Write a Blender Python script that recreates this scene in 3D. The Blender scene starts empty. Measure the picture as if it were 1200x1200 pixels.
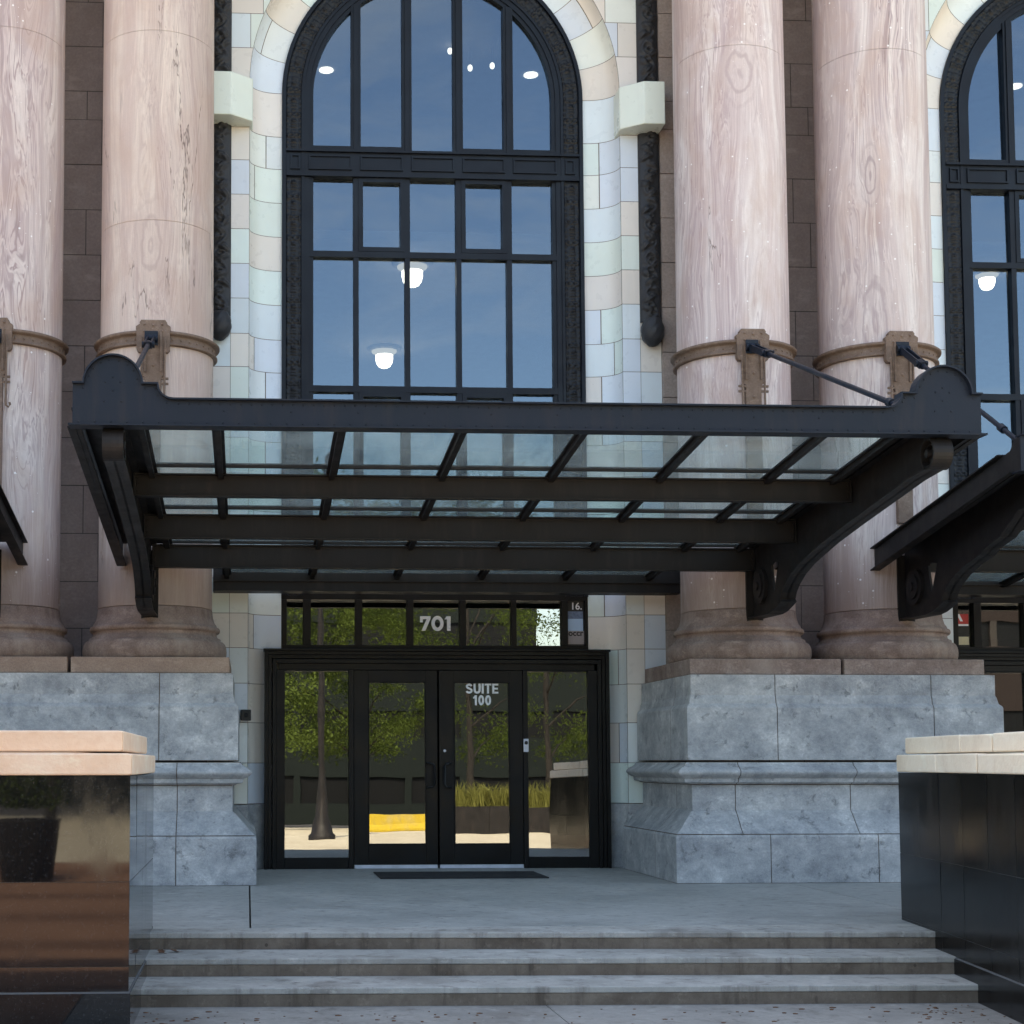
import bpy, math, random
from mathutils import Matrix, Vector
R = math.radians
SC = bpy.context.scene
COL = SC.collection
PI = math.pi

# ------------------------------------------------------------------ camera
cam_d = bpy.data.cameras.new('camera'); cam = bpy.data.objects.new('camera', cam_d); COL.objects.link(cam)
ROT = [[0.9985520477, -0.0537913717, -0.0005443933], [0.0029872374, 0.0655519988, -0.9978446832], [0.0537111204, 0.9963982255, 0.0656177703]]
m = Matrix(((ROT[0][0], -ROT[1][0], -ROT[2][0], 0.0),
            (ROT[0][1], -ROT[1][1], -ROT[2][1], -19.35),
            (ROT[0][2], -ROT[1][2], -ROT[2][2], 1.31), (0, 0, 0, 1)))
cam.matrix_world = m
cam_d.sensor_width = 36; cam_d.sensor_fit = 'HORIZONTAL'
cam_d.lens = 1799.6 / 1200 * 36
cam_d.shift_x = (600 - 387.53) / 1200
cam_d.shift_y = (775.71 - 600) / 1200
cam_d.clip_start = 0.1; cam_d.clip_end = 2000
SC.camera = cam

# ------------------------------------------------------------------ sky, sun, exposure
SUN_EL, SUN_AZ = 50.0, -14.0          # the sun stands behind the building, a little to the left
w = bpy.data.worlds.new('World'); SC.world = w; w.use_nodes = True
nt = w.node_tree
sky = nt.nodes.new('ShaderNodeTexSky'); sky.sky_type = 'NISHITA'; sky.sun_disc = False
sky.sun_elevation = R(SUN_EL); sky.sun_rotation = R(SUN_AZ)
sky.air_density = 1.0; sky.dust_density = 1.6; sky.ozone_density = 1.0
bg = nt.nodes['Background']; bg.inputs['Strength'].default_value = 0.15
tc = nt.nodes.new('ShaderNodeTexCoord'); mp = nt.nodes.new('ShaderNodeMapping'); mp.inputs['Scale'].default_value = (1.6, 1.6, 5.5); mp.inputs['Location'].default_value = (3.1, .4, 1.2)
cn = nt.nodes.new('ShaderNodeTexNoise'); cn.inputs['Scale'].default_value = 2.1; cn.inputs['Detail'].default_value = 9; cn.inputs['Roughness'].default_value = .62; cn.inputs['Distortion'].default_value = .5
cr = nt.nodes.new('ShaderNodeMapRange'); cr.inputs[1].default_value = .50; cr.inputs[2].default_value = .74; cr.inputs[4].default_value = .42
bw = nt.nodes.new('ShaderNodeRGBToBW'); gain = nt.nodes.new('ShaderNodeMath'); gain.operation = 'MULTIPLY'; gain.inputs[1].default_value = 2.0
mixc = nt.nodes.new('ShaderNodeMix'); mixc.data_type = 'RGBA'
nt.links.new(tc.outputs['Generated'], mp.inputs[0]); nt.links.new(mp.outputs[0], cn.inputs['Vector']); nt.links.new(cn.outputs[0], cr.inputs[0])
nt.links.new(sky.outputs[0], bw.inputs[0]); nt.links.new(bw.outputs[0], gain.inputs[0])
nt.links.new(cr.outputs[0], mixc.inputs[0]); nt.links.new(sky.outputs[0], mixc.inputs[6]); nt.links.new(gain.outputs[0], mixc.inputs[7])
nt.links.new(mixc.outputs[2], bg.inputs[0])
sun_d = bpy.data.lights.new('sun', 'SUN'); sun = bpy.data.objects.new('sun', sun_d); COL.objects.link(sun)
sun_d.energy = 4.0; sun_d.angle = R(0.5); sun_d.color = (1.0, 0.93, 0.82)
sd = Vector((math.sin(R(SUN_AZ)) * math.cos(R(SUN_EL)), math.cos(R(SUN_AZ)) * math.cos(R(SUN_EL)), math.sin(R(SUN_EL))))
sun.rotation_euler = sd.to_track_quat('Z', 'Y').to_euler()
sun.location = (0, 30, 40)
vs = SC.view_settings
SC.display_settings.display_device = 'sRGB'
vs.view_transform = 'Standard'; vs.look = 'None'; vs.gamma = 1; vs.use_curve_mapping = False
vs.exposure = 2.0
vs.use_white_balance = True; vs.white_balance_temperature = 7500; vs.white_balance_tint = 8
SC.cycles.max_bounces = 8; SC.cycles.transparent_max_bounces = 16
SC.cycles.use_denoising = True
SC.cycles.sample_clamp_indirect = 6

# ------------------------------------------------------------------ helpers: nodes
class NB:
    def __init__(s, name):
        s.m = bpy.data.materials.new(name); s.m.use_nodes = True
        s.t = s.m.node_tree; s.t.nodes.clear()
        s.out = s.n('ShaderNodeOutputMaterial')
    def n(s, typ, ins=None, **props):
        nd = s.t.nodes.new(typ)
        for k, v in props.items(): setattr(nd, k, v)
        for k, v in (ins or {}).items(): s.put(nd, k, v)
        return nd
    def put(s, nd, k, v):
        i = nd.inputs[k]
        if hasattr(v, 'is_linked') or isinstance(v, bpy.types.NodeSocket): s.t.links.new(v, i)
        elif isinstance(v, bpy.types.Node): s.t.links.new(v.outputs[0], i)
        else:
            if i.type == 'RGBA' and len(v) == 3: v = (*v, 1)
            i.default_value = v
    def coord(s, which='Object'): return s.n('ShaderNodeTexCoord').outputs[which]
    def mapping(s, vec, scale=(1, 1, 1), loc=(0, 0, 0)):
        return s.n('ShaderNodeMapping', {'Vector': vec, 'Scale': scale, 'Location': loc}).outputs[0]
    def noise(s, vec, scale, detail=4, rough=.55, dist=0):
        return s.n('ShaderNodeTexNoise', {'Vector': vec, 'Scale': scale, 'Detail': detail, 'Roughness': rough, 'Distortion': dist}).outputs['Fac']
    def math(s, op, a, b=0.0, c=None, clamp=False):
        d = {0: a, 1: b}
        if c is not None: d[2] = c
        return s.n('ShaderNodeMath', d, operation=op, use_clamp=clamp).outputs[0]
    def ramp(s, fac, stops, interp='LINEAR'):
        r = s.n('ShaderNodeValToRGB', {'Fac': fac}); cr = r.color_ramp; cr.interpolation = interp
        while len(cr.elements) < len(stops): cr.elements.new(0.5)
        for e, (p, c) in zip(cr.elements, stops):
            e.position = p; e.color = (*c, 1) if len(c) == 3 else c
        return r.outputs[0]
    def rng(s, v, a, b, c=0.0, d=1.0):
        return s.n('ShaderNodeMapRange', {0: v, 1: a, 2: b, 3: c, 4: d}).outputs[0]
    def mix(s, fac, a, b, mode='MIX'):
        nd = s.n('ShaderNodeMix', data_type='RGBA', blend_type=mode)
        s.put(nd, 0, fac); s.put(nd, 6, a); s.put(nd, 7, b)
        return nd.outputs[2]
    def bump(s, h, strength=.3, dist=.01):
        return s.n('ShaderNodeBump', {'Height': h, 'Strength': strength, 'Distance': dist}).outputs[0]
    def bsdf(s, color, rough=.6, normal=None, metallic=0, spec=.5, **kw):
        d = {'Base Color': color, 'Roughness': rough, 'Metallic': metallic, 'Specular IOR Level': spec}
        if normal is not None: d['Normal'] = normal
        d.update(kw)
        b = s.n('ShaderNodeBsdfPrincipled', d)
        s.t.links.new(b.outputs[0], s.out.inputs[0])
        return b
def plain(name, c, rough=.6, metallic=0, var=.15, scale=6, bump=.1, spec=.5, bscale=60):
    b = NB(name); v = b.coord()
    n = b.noise(v, scale, 5)
    col = b.mix(b.rng(n, .3, .7), tuple(x * (1 - var) for x in c), tuple(min(1, x * (1 + var)) for x in c))
    nr = b.bump(b.noise(v, bscale, 3), bump, .004) if bump else None
    rr = b.rng(b.noise(v, scale * 2.3, 3), .3, .7, max(.02, rough - .08), min(1, rough + .08))
    b.bsdf(col, rr, nr, metallic, spec)
    return b.m

# ------------------------------------------------------------------ helpers: meshes
class MB:
    def __init__(s): s.v = []; s.f = []; s.mi = []; s.sm = []; s.col = []
    def add(s, vs, fs, mi=0, smooth=False, col=None):
        o = len(s.v); s.v += [tuple(p) for p in vs]
        for f in fs:
            s.f.append(tuple(i + o for i in f)); s.mi.append(mi); s.sm.append(smooth); s.col.append(col)
    def box(s, a, b, mi=0, col=None):
        x0, y0, z0 = (min(a[i], b[i]) for i in range(3)); x1, y1, z1 = (max(a[i], b[i]) for i in range(3))
        s.add([(x0, y0, z0), (x1, y0, z0), (x1, y1, z0), (x0, y1, z0), (x0, y0, z1), (x1, y0, z1), (x1, y1, z1), (x0, y1, z1)],
              [(0, 3, 2, 1), (4, 5, 6, 7), (0, 1, 5, 4), (1, 2, 6, 5), (2, 3, 7, 6), (3, 0, 4, 7)], mi, False, col)
    def prism(s, poly, axis, a, b, mi=0, col=None):
        # poly: 2-D points; axis: extrusion axis. y -> (x,z); x -> (y,z); z -> (x,y)
        def P(p, t): return {'y': (p[0], t, p[1]), 'x': (t, p[0], p[1]), 'z': (p[0], p[1], t)}[axis]
        n = len(poly); vs_ = [P(p, a) for p in poly] + [P(p, b) for p in poly]
        fs = [tuple(range(n)), tuple(range(2 * n - 1, n - 1, -1))] + [(i, n + i, n + (i + 1) % n, (i + 1) % n) for i in range(n)]
        s.add(vs_, fs, mi, False, col)
    def hexa(s, p8, mi=0): s.add(p8, [(0, 3, 2, 1), (4, 5, 6, 7), (0, 1, 5, 4), (1, 2, 6, 5), (2, 3, 7, 6), (3, 0, 4, 7)], mi)
    def beam(s, p, q, wd, ht, up=(0, 0, 1), mi=0):
        p, q, up = Vector(p), Vector(q), Vector(up); d = (q - p).normalized()
        sx = d.cross(up).normalized(); uz = sx.cross(d).normalized()
        c = [(-1, -1), (1, -1), (1, 1), (-1, 1)]
        vs_ = [p + sx * (a * wd / 2) + uz * (b * ht / 2) for a, b in c] + [q + sx * (a * wd / 2) + uz * (b * ht / 2) for a, b in c]
        s.add(vs_, [(0, 1, 2, 3), (7, 6, 5, 4), (0, 4, 5, 1), (1, 5, 6, 2), (2, 6, 7, 3), (3, 7, 4, 0)], mi)
    def lathe(s, prof, cx, cy, n=64, mi=0, smooth=True, cap=True, cz=0):
        o = []
        for r, z in prof:
            o += [(cx + r * math.cos(2 * PI * i / n), cy + r * math.sin(2 * PI * i / n), z + cz) for i in range(n)]
        fs = []
        for k in range(len(prof) - 1):
            for i in range(n):
                j = (i + 1) % n
                fs.append((k * n + i, k * n + j, (k + 1) * n + j, (k + 1) * n + i))
        s.add(o, fs, mi, smooth)
        if cap:
            s.add(o[:n], [tuple(range(n - 1, -1, -1))], mi); s.add(o[-n:], [tuple(range(n))], mi)
    def tube(s, pts, r, n=8, mi=0):
        pts = [Vector(p) for p in pts]; rings = []
        for i, p in enumerate(pts):
            d = (pts[min(i + 1, len(pts) - 1)] - pts[max(i - 1, 0)]).normalized()
            a = Vector((0, 0, 1)) if abs(d.z) < .9 else Vector((1, 0, 0))
            u = d.cross(a).normalized(); v = u.cross(d)
            rr = r[i] if isinstance(r, (list, tuple)) else r
            rings += [p + (u * math.cos(2 * PI * k / n) + v * math.sin(2 * PI * k / n)) * rr for k in range(n)]
        fs = [(i * n + k, i * n + (k + 1) % n, (i + 1) * n + (k + 1) % n, (i + 1) * n + k) for i in range(len(pts) - 1) for k in range(n)]
        s.add(rings, fs, mi, True)
        s.add(rings[:n], [tuple(range(n - 1, -1, -1))], mi); s.add(rings[-n:], [tuple(range(n))], mi)
    def ball(s, c, r, n=8, k=5, mi=0, squash=(1, 1, 1)):
        vs_ = []
        for a in range(k + 1):
            t = PI * a / k
            for b in range(n):
                vs_.append((c[0] + squash[0] * r * math.sin(t) * math.cos(2 * PI * b / n), c[1] + squash[1] * r * math.sin(t) * math.sin(2 * PI * b / n), c[2] + squash[2] * r * math.cos(t)))
        fs = [(a * n + b, (a + 1) * n + b, (a + 1) * n + (b + 1) % n, a * n + (b + 1) % n) for a in range(k) for b in range(n)]
        s.add(vs_, fs, mi, True)
    def rivet(s, c, r, d=(0, -1, 0), mi=0):
        d = Vector(d); a = Vector((0, 0, 1)) if abs(d.z) < .9 else Vector((1, 0, 0))
        u = d.cross(a).normalized(); v = u.cross(d); c = Vector(c); n = 6
        r1 = [c + (u * math.cos(2 * PI * k / n) + v * math.sin(2 * PI * k / n)) * r for k in range(n)]
        r2 = [c + d * r * .45 + (u * math.cos(2 * PI * k / n) + v * math.sin(2 * PI * k / n)) * r * .7 for k in range(n)]
        s.add(r1 + r2 + [c + d * r * .7], [(k, (k + 1) % n, n + (k + 1) % n, n + k) for k in range(n)] + [(n + k, n + (k + 1) % n, 2 * n) for k in range(n)], mi, True)
    def strip(s, pts, axis, a, b, t, mi=0):
        # mitred plate bent along an open 2-D polyline, thickness t to the left of travel, spanning a..b on the axis
        n = len(pts); V2 = [Vector(p) for p in pts]; off = []
        for i in range(n):
            d1 = (V2[i] - V2[i - 1]).normalized() if i else (V2[1] - V2[0]).normalized()
            d2 = (V2[i + 1] - V2[i]).normalized() if i < n - 1 else d1
            n1 = Vector((-d1.y, d1.x)); n2 = Vector((-d2.y, d2.x)); mm = (n1 + n2)
            mm = mm.normalized() if mm.length > 1e-6 else n1
            off.append(V2[i] + mm * (t / max(.35, mm.dot(n1))))
        def P(p, q): return {'y': (p[0], q, p[1]), 'x': (q, p[0], p[1]), 'z': (p[0], p[1], q)}[axis]
        vs_ = []
        for i in range(n): vs_ += [P(V2[i], a), P(V2[i], b), P(off[i], b), P(off[i], a)]
        fs = [(0, 1, 2, 3), tuple(4 * (n - 1) + k for k in (3, 2, 1, 0))]
        for i in range(n - 1):
            for k in range(4):
                fs.append((4 * i + k, 4 * (i + 1) + k, 4 * (i + 1) + (k + 1) % 4, 4 * i + (k + 1) % 4))
        s.add(vs_, fs, mi)
    def grid(s, rows, mi=0, smooth=True, col=None):
        n = len(rows[0]); vs_ = [p for r in rows for p in r]
        s.add(vs_, [(i * n + j, i * n + j + 1, (i + 1) * n + j + 1, (i + 1) * n + j) for i in range(len(rows) - 1) for j in range(n - 1)], mi, smooth, col)
    def obj(s, name, mats, parent=None, bevel=0, loc=None, fix=True):
        me = bpy.data.meshes.new(name); me.from_pydata(s.v, [], s.f)
        mats = mats if isinstance(mats, (list, tuple)) else [mats]
        for q in mats: me.materials.append(q)
        me.polygons.foreach_set('material_index', s.mi); me.polygons.foreach_set('use_smooth', s.sm)
        if any(c is not None for c in s.col):
            at = me.color_attributes.new('tile', 'FLOAT_COLOR', 'CORNER'); data = []
            for p, c in zip(me.polygons, s.col): data += list((*(c or (.5, .5, .5)), 1.0)) * p.loop_total
            at.data.foreach_set('color', data)
        me.update()
        if fix:
            import bmesh
            b = bmesh.new(); b.from_mesh(me); bmesh.ops.recalc_face_normals(b, faces=b.faces); b.to_mesh(me); b.free()
        o = bpy.data.objects.new(name, me); COL.objects.link(o)
        if parent: o.parent = parent
        if loc: o.location = loc
        if bevel:
            bv = o.modifiers.new('bevel', 'BEVEL'); bv.width = bevel; bv.segments = 2; bv.limit_method = 'ANGLE'; bv.angle_limit = R(35)
        return o
def thing(name, label, cat, loc=(0, 0, 0), rz=0, group=None):
    o = bpy.data.objects.new(name, None); COL.objects.link(o); o.location = loc; o.rotation_euler = (0, 0, rz)
    o.empty_display_size = .2
    return tag(o, label, cat, group)
def tag(o, label, cat, group=None, kind=None):
    o['label'] = label; o['category'] = cat
    if group: o['group'] = group
    if kind: o['kind'] = kind
    return o
def struct(o): o['kind'] = 'structure'; return o
def copy_tree(o, parent=None):
    c = o.copy(); COL.objects.link(c); c.parent = parent
    for ch in list(o.children): copy_tree(ch, c)
    return c
def text_mesh(txt, size, bold, loc, mat, parent, name, depth=.002, align='CENTER', spacing=1.0, rot=(PI / 2, 0, 0)):
    cu = bpy.data.curves.new(name, 'FONT'); cu.body = txt; cu.size = size; cu.offset = bold; cu.extrude = depth
    cu.align_x = align; cu.space_character = spacing; cu.space_line = .78
    t = bpy.data.objects.new(name, cu); COL.objects.link(t)
    dg = bpy.context.evaluated_depsgraph_get()
    me = bpy.data.meshes.new_from_object(t.evaluated_get(dg)); me.name = name
    bpy.data.objects.remove(t); me.materials.clear(); me.materials.append(mat)
    o = bpy.data.objects.new(name, me); COL.objects.link(o); o.location = loc; o.rotation_euler = rot
    if parent: o.parent = parent
    return o

# ------------------------------------------------------------------ materials
def column_stone(seed, pale, base, mauve, streak, seams, knots, speck):
    b = NB('pink_veined_stone'); c = b.coord()
    sep = b.n('ShaderNodeSeparateXYZ', {0: c}); z = sep.outputs[2]
    warp = b.n('ShaderNodeTexNoise', {'Vector': b.mapping(c, (1.1, 1.1, .22), (seed, seed * 2, 0)), 'Scale': 1.0, 'Detail': 3.0})
    wv = b.n('ShaderNodeVectorMath', {0: warp.outputs['Color'], 1: (.5, .5, .5)}, operation='SUBTRACT').outputs[0]
    wv = b.n('ShaderNodeVectorMath', {0: wv, 3: .8}, operation='SCALE').outputs[0]
    cw = b.n('ShaderNodeVectorMath', {0: c, 1: wv}, operation='ADD').outputs[0]
    # long vertical bands at three widths
    s1 = b.noise(b.mapping(cw, (5.5, 5.5, .16), (seed * 3, 1, seed)), 1, 4, .6)
    s2 = b.noise(b.mapping(cw, (17, 17, .22), (seed, 4, seed * 2)), 1, 3, .55)
    s3 = b.noise(b.mapping(cw, (46, 46, .5), (seed * 2, 2, 1)), 1, 3, .6)
    reg = b.rng(b.noise(b.mapping(c, (1.25, 1.25, .22), (seed * 5.3, seed, 4)), 1.0, 4, .55), .38, .62)
    amt = b.rng(reg, .1, .9, .2 * streak, streak)
    col = b.mix(b.rng(s1, .43, .56), pale, base)
    s0 = b.noise(b.mapping(cw, (2.6, 2.6, .14), (seed, seed, 3)), 1, 3, .5)
    col = b.mix(b.math('MULTIPLY', b.rng(s0, .49, .57), .34 + .36 * streak), col, tuple(x * .55 + y * .45 for x, y in zip(mauve, base)))
    line = b.math('MAXIMUM', b.rng(b.math('ABSOLUTE', b.math('SUBTRACT', s2, .47)), .028, .008), b.math('MULTIPLY', b.rng(s2, .53, .58), .75), clamp=True)
    col = b.mix(b.math('MULTIPLY', line, amt), col, mauve)
    col = b.mix(b.math('MULTIPLY', b.rng(s3, .52, .66), b.math('MULTIPLY', amt, .5)), col, tuple(x * .8 for x in mauve))
    col = b.mix(b.math('MULTIPLY', b.rng(s3, .44, .36), .35), col, tuple(min(.9, x * 1.12) for x in pale))
    # blotches of warmer stone
    col = b.mix(b.rng(b.noise(b.mapping(c, (1, 1, .5), (seed, 0, 7)), 1.7, 5, .6, .5), .48, .64, 0, .42), col, (.50, .335, .265))
    hk = None
    for (ang, kz, rw, rh, dark) in knots:
        p = (.665 * math.sin(ang), -.665 * math.cos(ang), kz)
        d = b.n('ShaderNodeVectorMath', {0: c, 1: p}, operation='SUBTRACT').outputs[0]
        d = b.n('ShaderNodeVectorMath', {0: d, 1: (1 / rw, 1 / rw, 1 / rh)}, operation='MULTIPLY').outputs[0]
        ln = b.n('ShaderNodeVectorMath', {0: d}, operation='LENGTH').outputs['Value']
        ln = b.math('ADD', ln, b.math('MULTIPLY', b.math('SUBTRACT', b.noise(b.mapping(c, (6, 6, 3)), 1, 3), .5), .5))
        rg = b.rng(b.math('SINE', b.math('MULTIPLY', ln, 17.0)), .25, .95)
        fade = b.rng(ln, 1.0, .55)
        col = b.mix(b.math('MULTIPLY', fade, .55), col, tuple(x * (1 - .25 * dark) for x in base))
        col = b.mix(b.math('MULTIPLY', b.math('MULTIPLY', rg, fade), .35 + .45 * dark), col, tuple(x * (1 - .45 * dark) for x in mauve))
    # dark open seams
    f2 = b.noise(b.mapping(c, (1.6, 1.6, .16), (seed * 7.7, 3, seed)), 1.0, 6, .66, .3)
    seam = b.rng(b.math('ABSOLUTE', b.math('SUBTRACT', f2, .5)), .006, .0015)
    msk = b.rng(b.noise(b.mapping(c, (2, 2, .32), (seed, 9, 2)), 1.0, 2), .66 - .14 * seams, .74 - .14 * seams)
    sm = b.math('MULTIPLY', seam, msk, clamp=True)
    col = b.mix(b.math('MULTIPLY', sm, .8), col, (.13, .085, .075))
    # canopy shade and brown staining painted towards the shaft foot, with a ragged edge
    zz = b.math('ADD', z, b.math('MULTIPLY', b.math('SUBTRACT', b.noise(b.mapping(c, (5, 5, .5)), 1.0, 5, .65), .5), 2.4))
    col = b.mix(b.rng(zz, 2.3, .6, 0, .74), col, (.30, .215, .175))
    if speck:
        for sc, th in ((7.0, .085), (15.0, .07)):
            vo = b.n('ShaderNodeTexVoronoi', {'Vector': c, 'Scale': sc})
            pk = b.math('MULTIPLY', b.math('LESS_THAN', vo.outputs['Distance'], th), b.math('GREATER_THAN', b.n('ShaderNodeSeparateColor', {0: vo.outputs['Color']}).outputs[0], .55))
            col = b.mix(b.math('MULTIPLY', pk, .85), col, (.88, .85, .84))
    gr = b.noise(c, 55, 4, .7)
    col = b.mix(b.rng(gr, .35, .7, .12, -.0), col, tuple(x * .6 for x in base))
    h = b.math('SUBTRACT', b.math('ADD', b.math('MULTIPLY', s3, .5), b.math('ADD', b.noise(c, 9, 6, .6), b.math('MULTIPLY', gr, .4))), b.math('MULTIPLY', sm, 1.2))
    b.bsdf(col, b.rng(b.noise(c, 3, 3), .3, .7, .48, .72), b.bump(h, .3, .012), spec=.35)
    return b.m
def mottled(name, stops, scale=2.2, rough=.7, bump=.4, streak=None, tint=None, spec=.4, grit=1.0):
    b = NB(name); c = b.coord()
    n = b.math('ADD', b.math('MULTIPLY', b.noise(c, scale, 8, .62, .6), .7), b.math('MULTIPLY', b.noise(c, scale * 7, 5, .65, .8), .3))
    col = b.ramp(n, stops)
    fg = b.noise(c, scale * 24, 5, .75)
    col = b.mix(b.rng(fg, .40, .66, .42 * grit, 0), col, tuple(x * .5 for x in stops[0][1]))
    bl = b.noise(b.mapping(c, (1, 1, 2.2), (5, 1, 2)), scale * 1.6, 6, .7)
    col = b.mix(b.rng(bl, .56, .68, 0, .45), col, tuple(min(.95, x * 1.15) for x in stops[-1][1]))
    if streak:
        s = b.noise(b.mapping(c, (3, 3, .5)), 1.2, 4, .6)
        col = b.mix(b.rng(s, .5, .72, 0, .6), col, streak)
    h = b.math('ADD', b.noise(c, scale * 4, 6, .6), b.math('MULTIPLY', b.noise(c, scale * 20, 4, .7), .35))
    b.bsdf(col, b.rng(n, .3, .7, rough + .1, rough - .1), b.bump(h, bump, .02), spec=spec)
    return b.m
def tile_glaze():
    b = NB('glazed_terracotta'); c = b.coord()
    at = b.n('ShaderNodeAttribute', attribute_name='tile').outputs['Color']
    n = b.noise(c, 3.5, 4)
    col = b.mix(b.rng(n, .3, .7), b.mix(.10, at, (.45, .42, .38)), at)
    drip = b.noise(b.mapping(c, (6, 6, .5)), 1, 4, .6)
    col = b.mix(b.rng(drip, .58, .78, 0, .16), col, (.42, .40, .36))
    b.bsdf(col, b.rng(b.noise(c, 8, 3), .3, .7, .24, .42), b.bump(b.noise(c, 2.4, 2), .1, .02), spec=.5)
    return b.m
def iron(name, c, rough=.45, rust=.25, dirt=(.045, .036, .032)):
    b = NB(name); v = b.coord()
    n = b.noise(v, 3.2, 6, .62); n2 = b.noise(b.mapping(v, (9, 9, 1.2)), 1, 5, .65)
    col = b.mix(b.rng(n, .35, .7), c, tuple(x * 1.35 for x in c))
    col = b.mix(b.math('MULTIPLY', b.rng(n2, .52, .75), rust), col, dirt)
    scr = b.math('GREATER_THAN', b.noise(b.mapping(v, (11, 11, 2.2), (3, 1, 2)), 1, 8, .75), .725)
    col = b.mix(b.math('MULTIPLY', scr, .30), col, (.35, .36, .38))
    b.bsdf(col, b.rng(n, .3, .7, rough - .1, rough + .15), b.bump(b.math('ADD', b.noise(v, 40, 4), b.math('MULTIPLY', n2, .6)), .15, .005), spec=.24)
    return b.m
def glass(name, tint, fac0, fac1, rough=.0, wav=.0, gcol=(1, 1, 1)):
    b = NB(name); v = b.coord()
    tr = b.n('ShaderNodeBsdfTransparent', {'Color': tint})
    nr = b.bump(b.noise(v, .9, 2), wav, .05) if wav else None
    gl = b.n('ShaderNodeBsdfGlossy', {'Color': gcol, 'Roughness': rough})
    if nr is not None: b.put(gl, 'Normal', nr)
    ior = b.rng(b.n('ShaderNodeNewGeometry').outputs['Backfacing'], 0, 1, 1.5, 1 / 1.5)
    fr = b.n('ShaderNodeFresnel', {'IOR': ior})
    fac = b.rng(fr.outputs[0], .04, 1.0, fac0, fac1)
    mx = b.n('ShaderNodeMixShader', {0: fac, 1: tr.outputs[0], 2: gl.outputs[0]})
    b.t.links.new(mx.outputs[0], b.out.inputs[0])
    return b.m
def emit(name, c, s):
    b = NB(name); e = b.n('ShaderNodeEmission', {'Color': c, 'Strength': s}); b.t.links.new(e.outputs[0], b.out.inputs[0]); return b.m
def concrete(name, c1, c2, scale=1.0, rough=.8, stain=(.10, .085, .07), stain_amt=.5, crack=True):
    b = NB(name); v = b.coord()
    n = b.noise(v, 1.3 * scale, 7, .6, .4); n2 = b.noise(v, 14 * scale, 5, .65)
    col = b.mix(b.rng(n, .32, .68), c1, c2)
    col = b.mix(b.rng(n2, .45, .8, 0, .35), col, tuple(x * .55 for x in c1))
    st = b.noise(b.mapping(v, (1, 1, 1), (7, 3, 1)), .7 * scale, 6, .65, .5)
    col = b.mix(b.rng(st, .53, .72, 0, stain_amt), col, stain)
    drip = b.noise(b.mapping(v, (7, 7, .8)), 1, 6, .7)
    col = b.mix(b.rng(drip, .53, .68, 0, stain_amt * .75), col, tuple(x * .62 for x in stain))
    wear = b.noise(v, 5.5 * scale, 8, .75)
    col = b.mix(b.rng(wear, .55, .68, 0, .5), col, tuple(min(.8, x * 1.35) for x in c2))
    spot = b.n('ShaderNodeTexVoronoi', {'Vector': v, 'Scale': 3.2}).outputs['Distance']
    col = b.mix(b.math('MULTIPLY', b.math('LESS_THAN', spot, .045), .55), col, tuple(x * .5 for x in stain))
    sp = b.noise(v, 130, 2, .5)
    col = b.mix(b.rng(sp, .60, .75, 0, .4), col, tuple(x * .4 for x in c1))
    h = b.math('ADD', b.noise(v, 60, 4, .7), b.math('MULTIPLY', n, .5))
    b.bsdf(col, b.rng(n, .3, .7, rough - .15, rough + .1), b.bump(h, .3, .008), spec=.3)
    return b.m

M = {}
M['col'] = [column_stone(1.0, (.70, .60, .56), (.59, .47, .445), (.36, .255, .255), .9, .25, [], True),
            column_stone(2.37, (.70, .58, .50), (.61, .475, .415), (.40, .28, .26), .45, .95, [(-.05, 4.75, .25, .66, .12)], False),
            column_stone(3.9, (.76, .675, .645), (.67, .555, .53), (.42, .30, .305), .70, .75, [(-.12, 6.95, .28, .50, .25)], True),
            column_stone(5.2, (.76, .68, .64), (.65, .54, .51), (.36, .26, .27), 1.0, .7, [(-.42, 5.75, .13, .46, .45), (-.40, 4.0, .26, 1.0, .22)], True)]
M['brown_base'] = mottled('brown_sandstone', [(.30, (.17, .118, .10)), (.47, (.285, .205, .175)), (.58, (.35, .265, .23)), (.70, (.47, .37, .32))], 2.6, .75, .5, streak=(.42, .34, .29))
M['plinth_tan'] = mottled('tan_sandstone', [(.25, (.30, .205, .16)), (.55, (.40, .285, .22)), (.75, (.50, .38, .30))], 2.4, .78, .3)
M['wall_brown'] = mottled('dark_brownstone', [(.25, (.24, .185, .17)), (.55, (.32, .25, .23)), (.78, (.39, .315, .285))], 1.3, .8, .3, grit=.6)
M['wall_tan'] = mottled('pinkish_brownstone', [(.25, (.30, .235, .205)), (.55, (.38, .31, .27)), (.78, (.46, .38, .33))], 1.3, .8, .25)
M['mortar'] = plain('mortar', (.15, .115, .09), .9, var=.4)
M['mortar_dark'] = plain('dark_mortar', (.055, .05, .047), .9)
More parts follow.
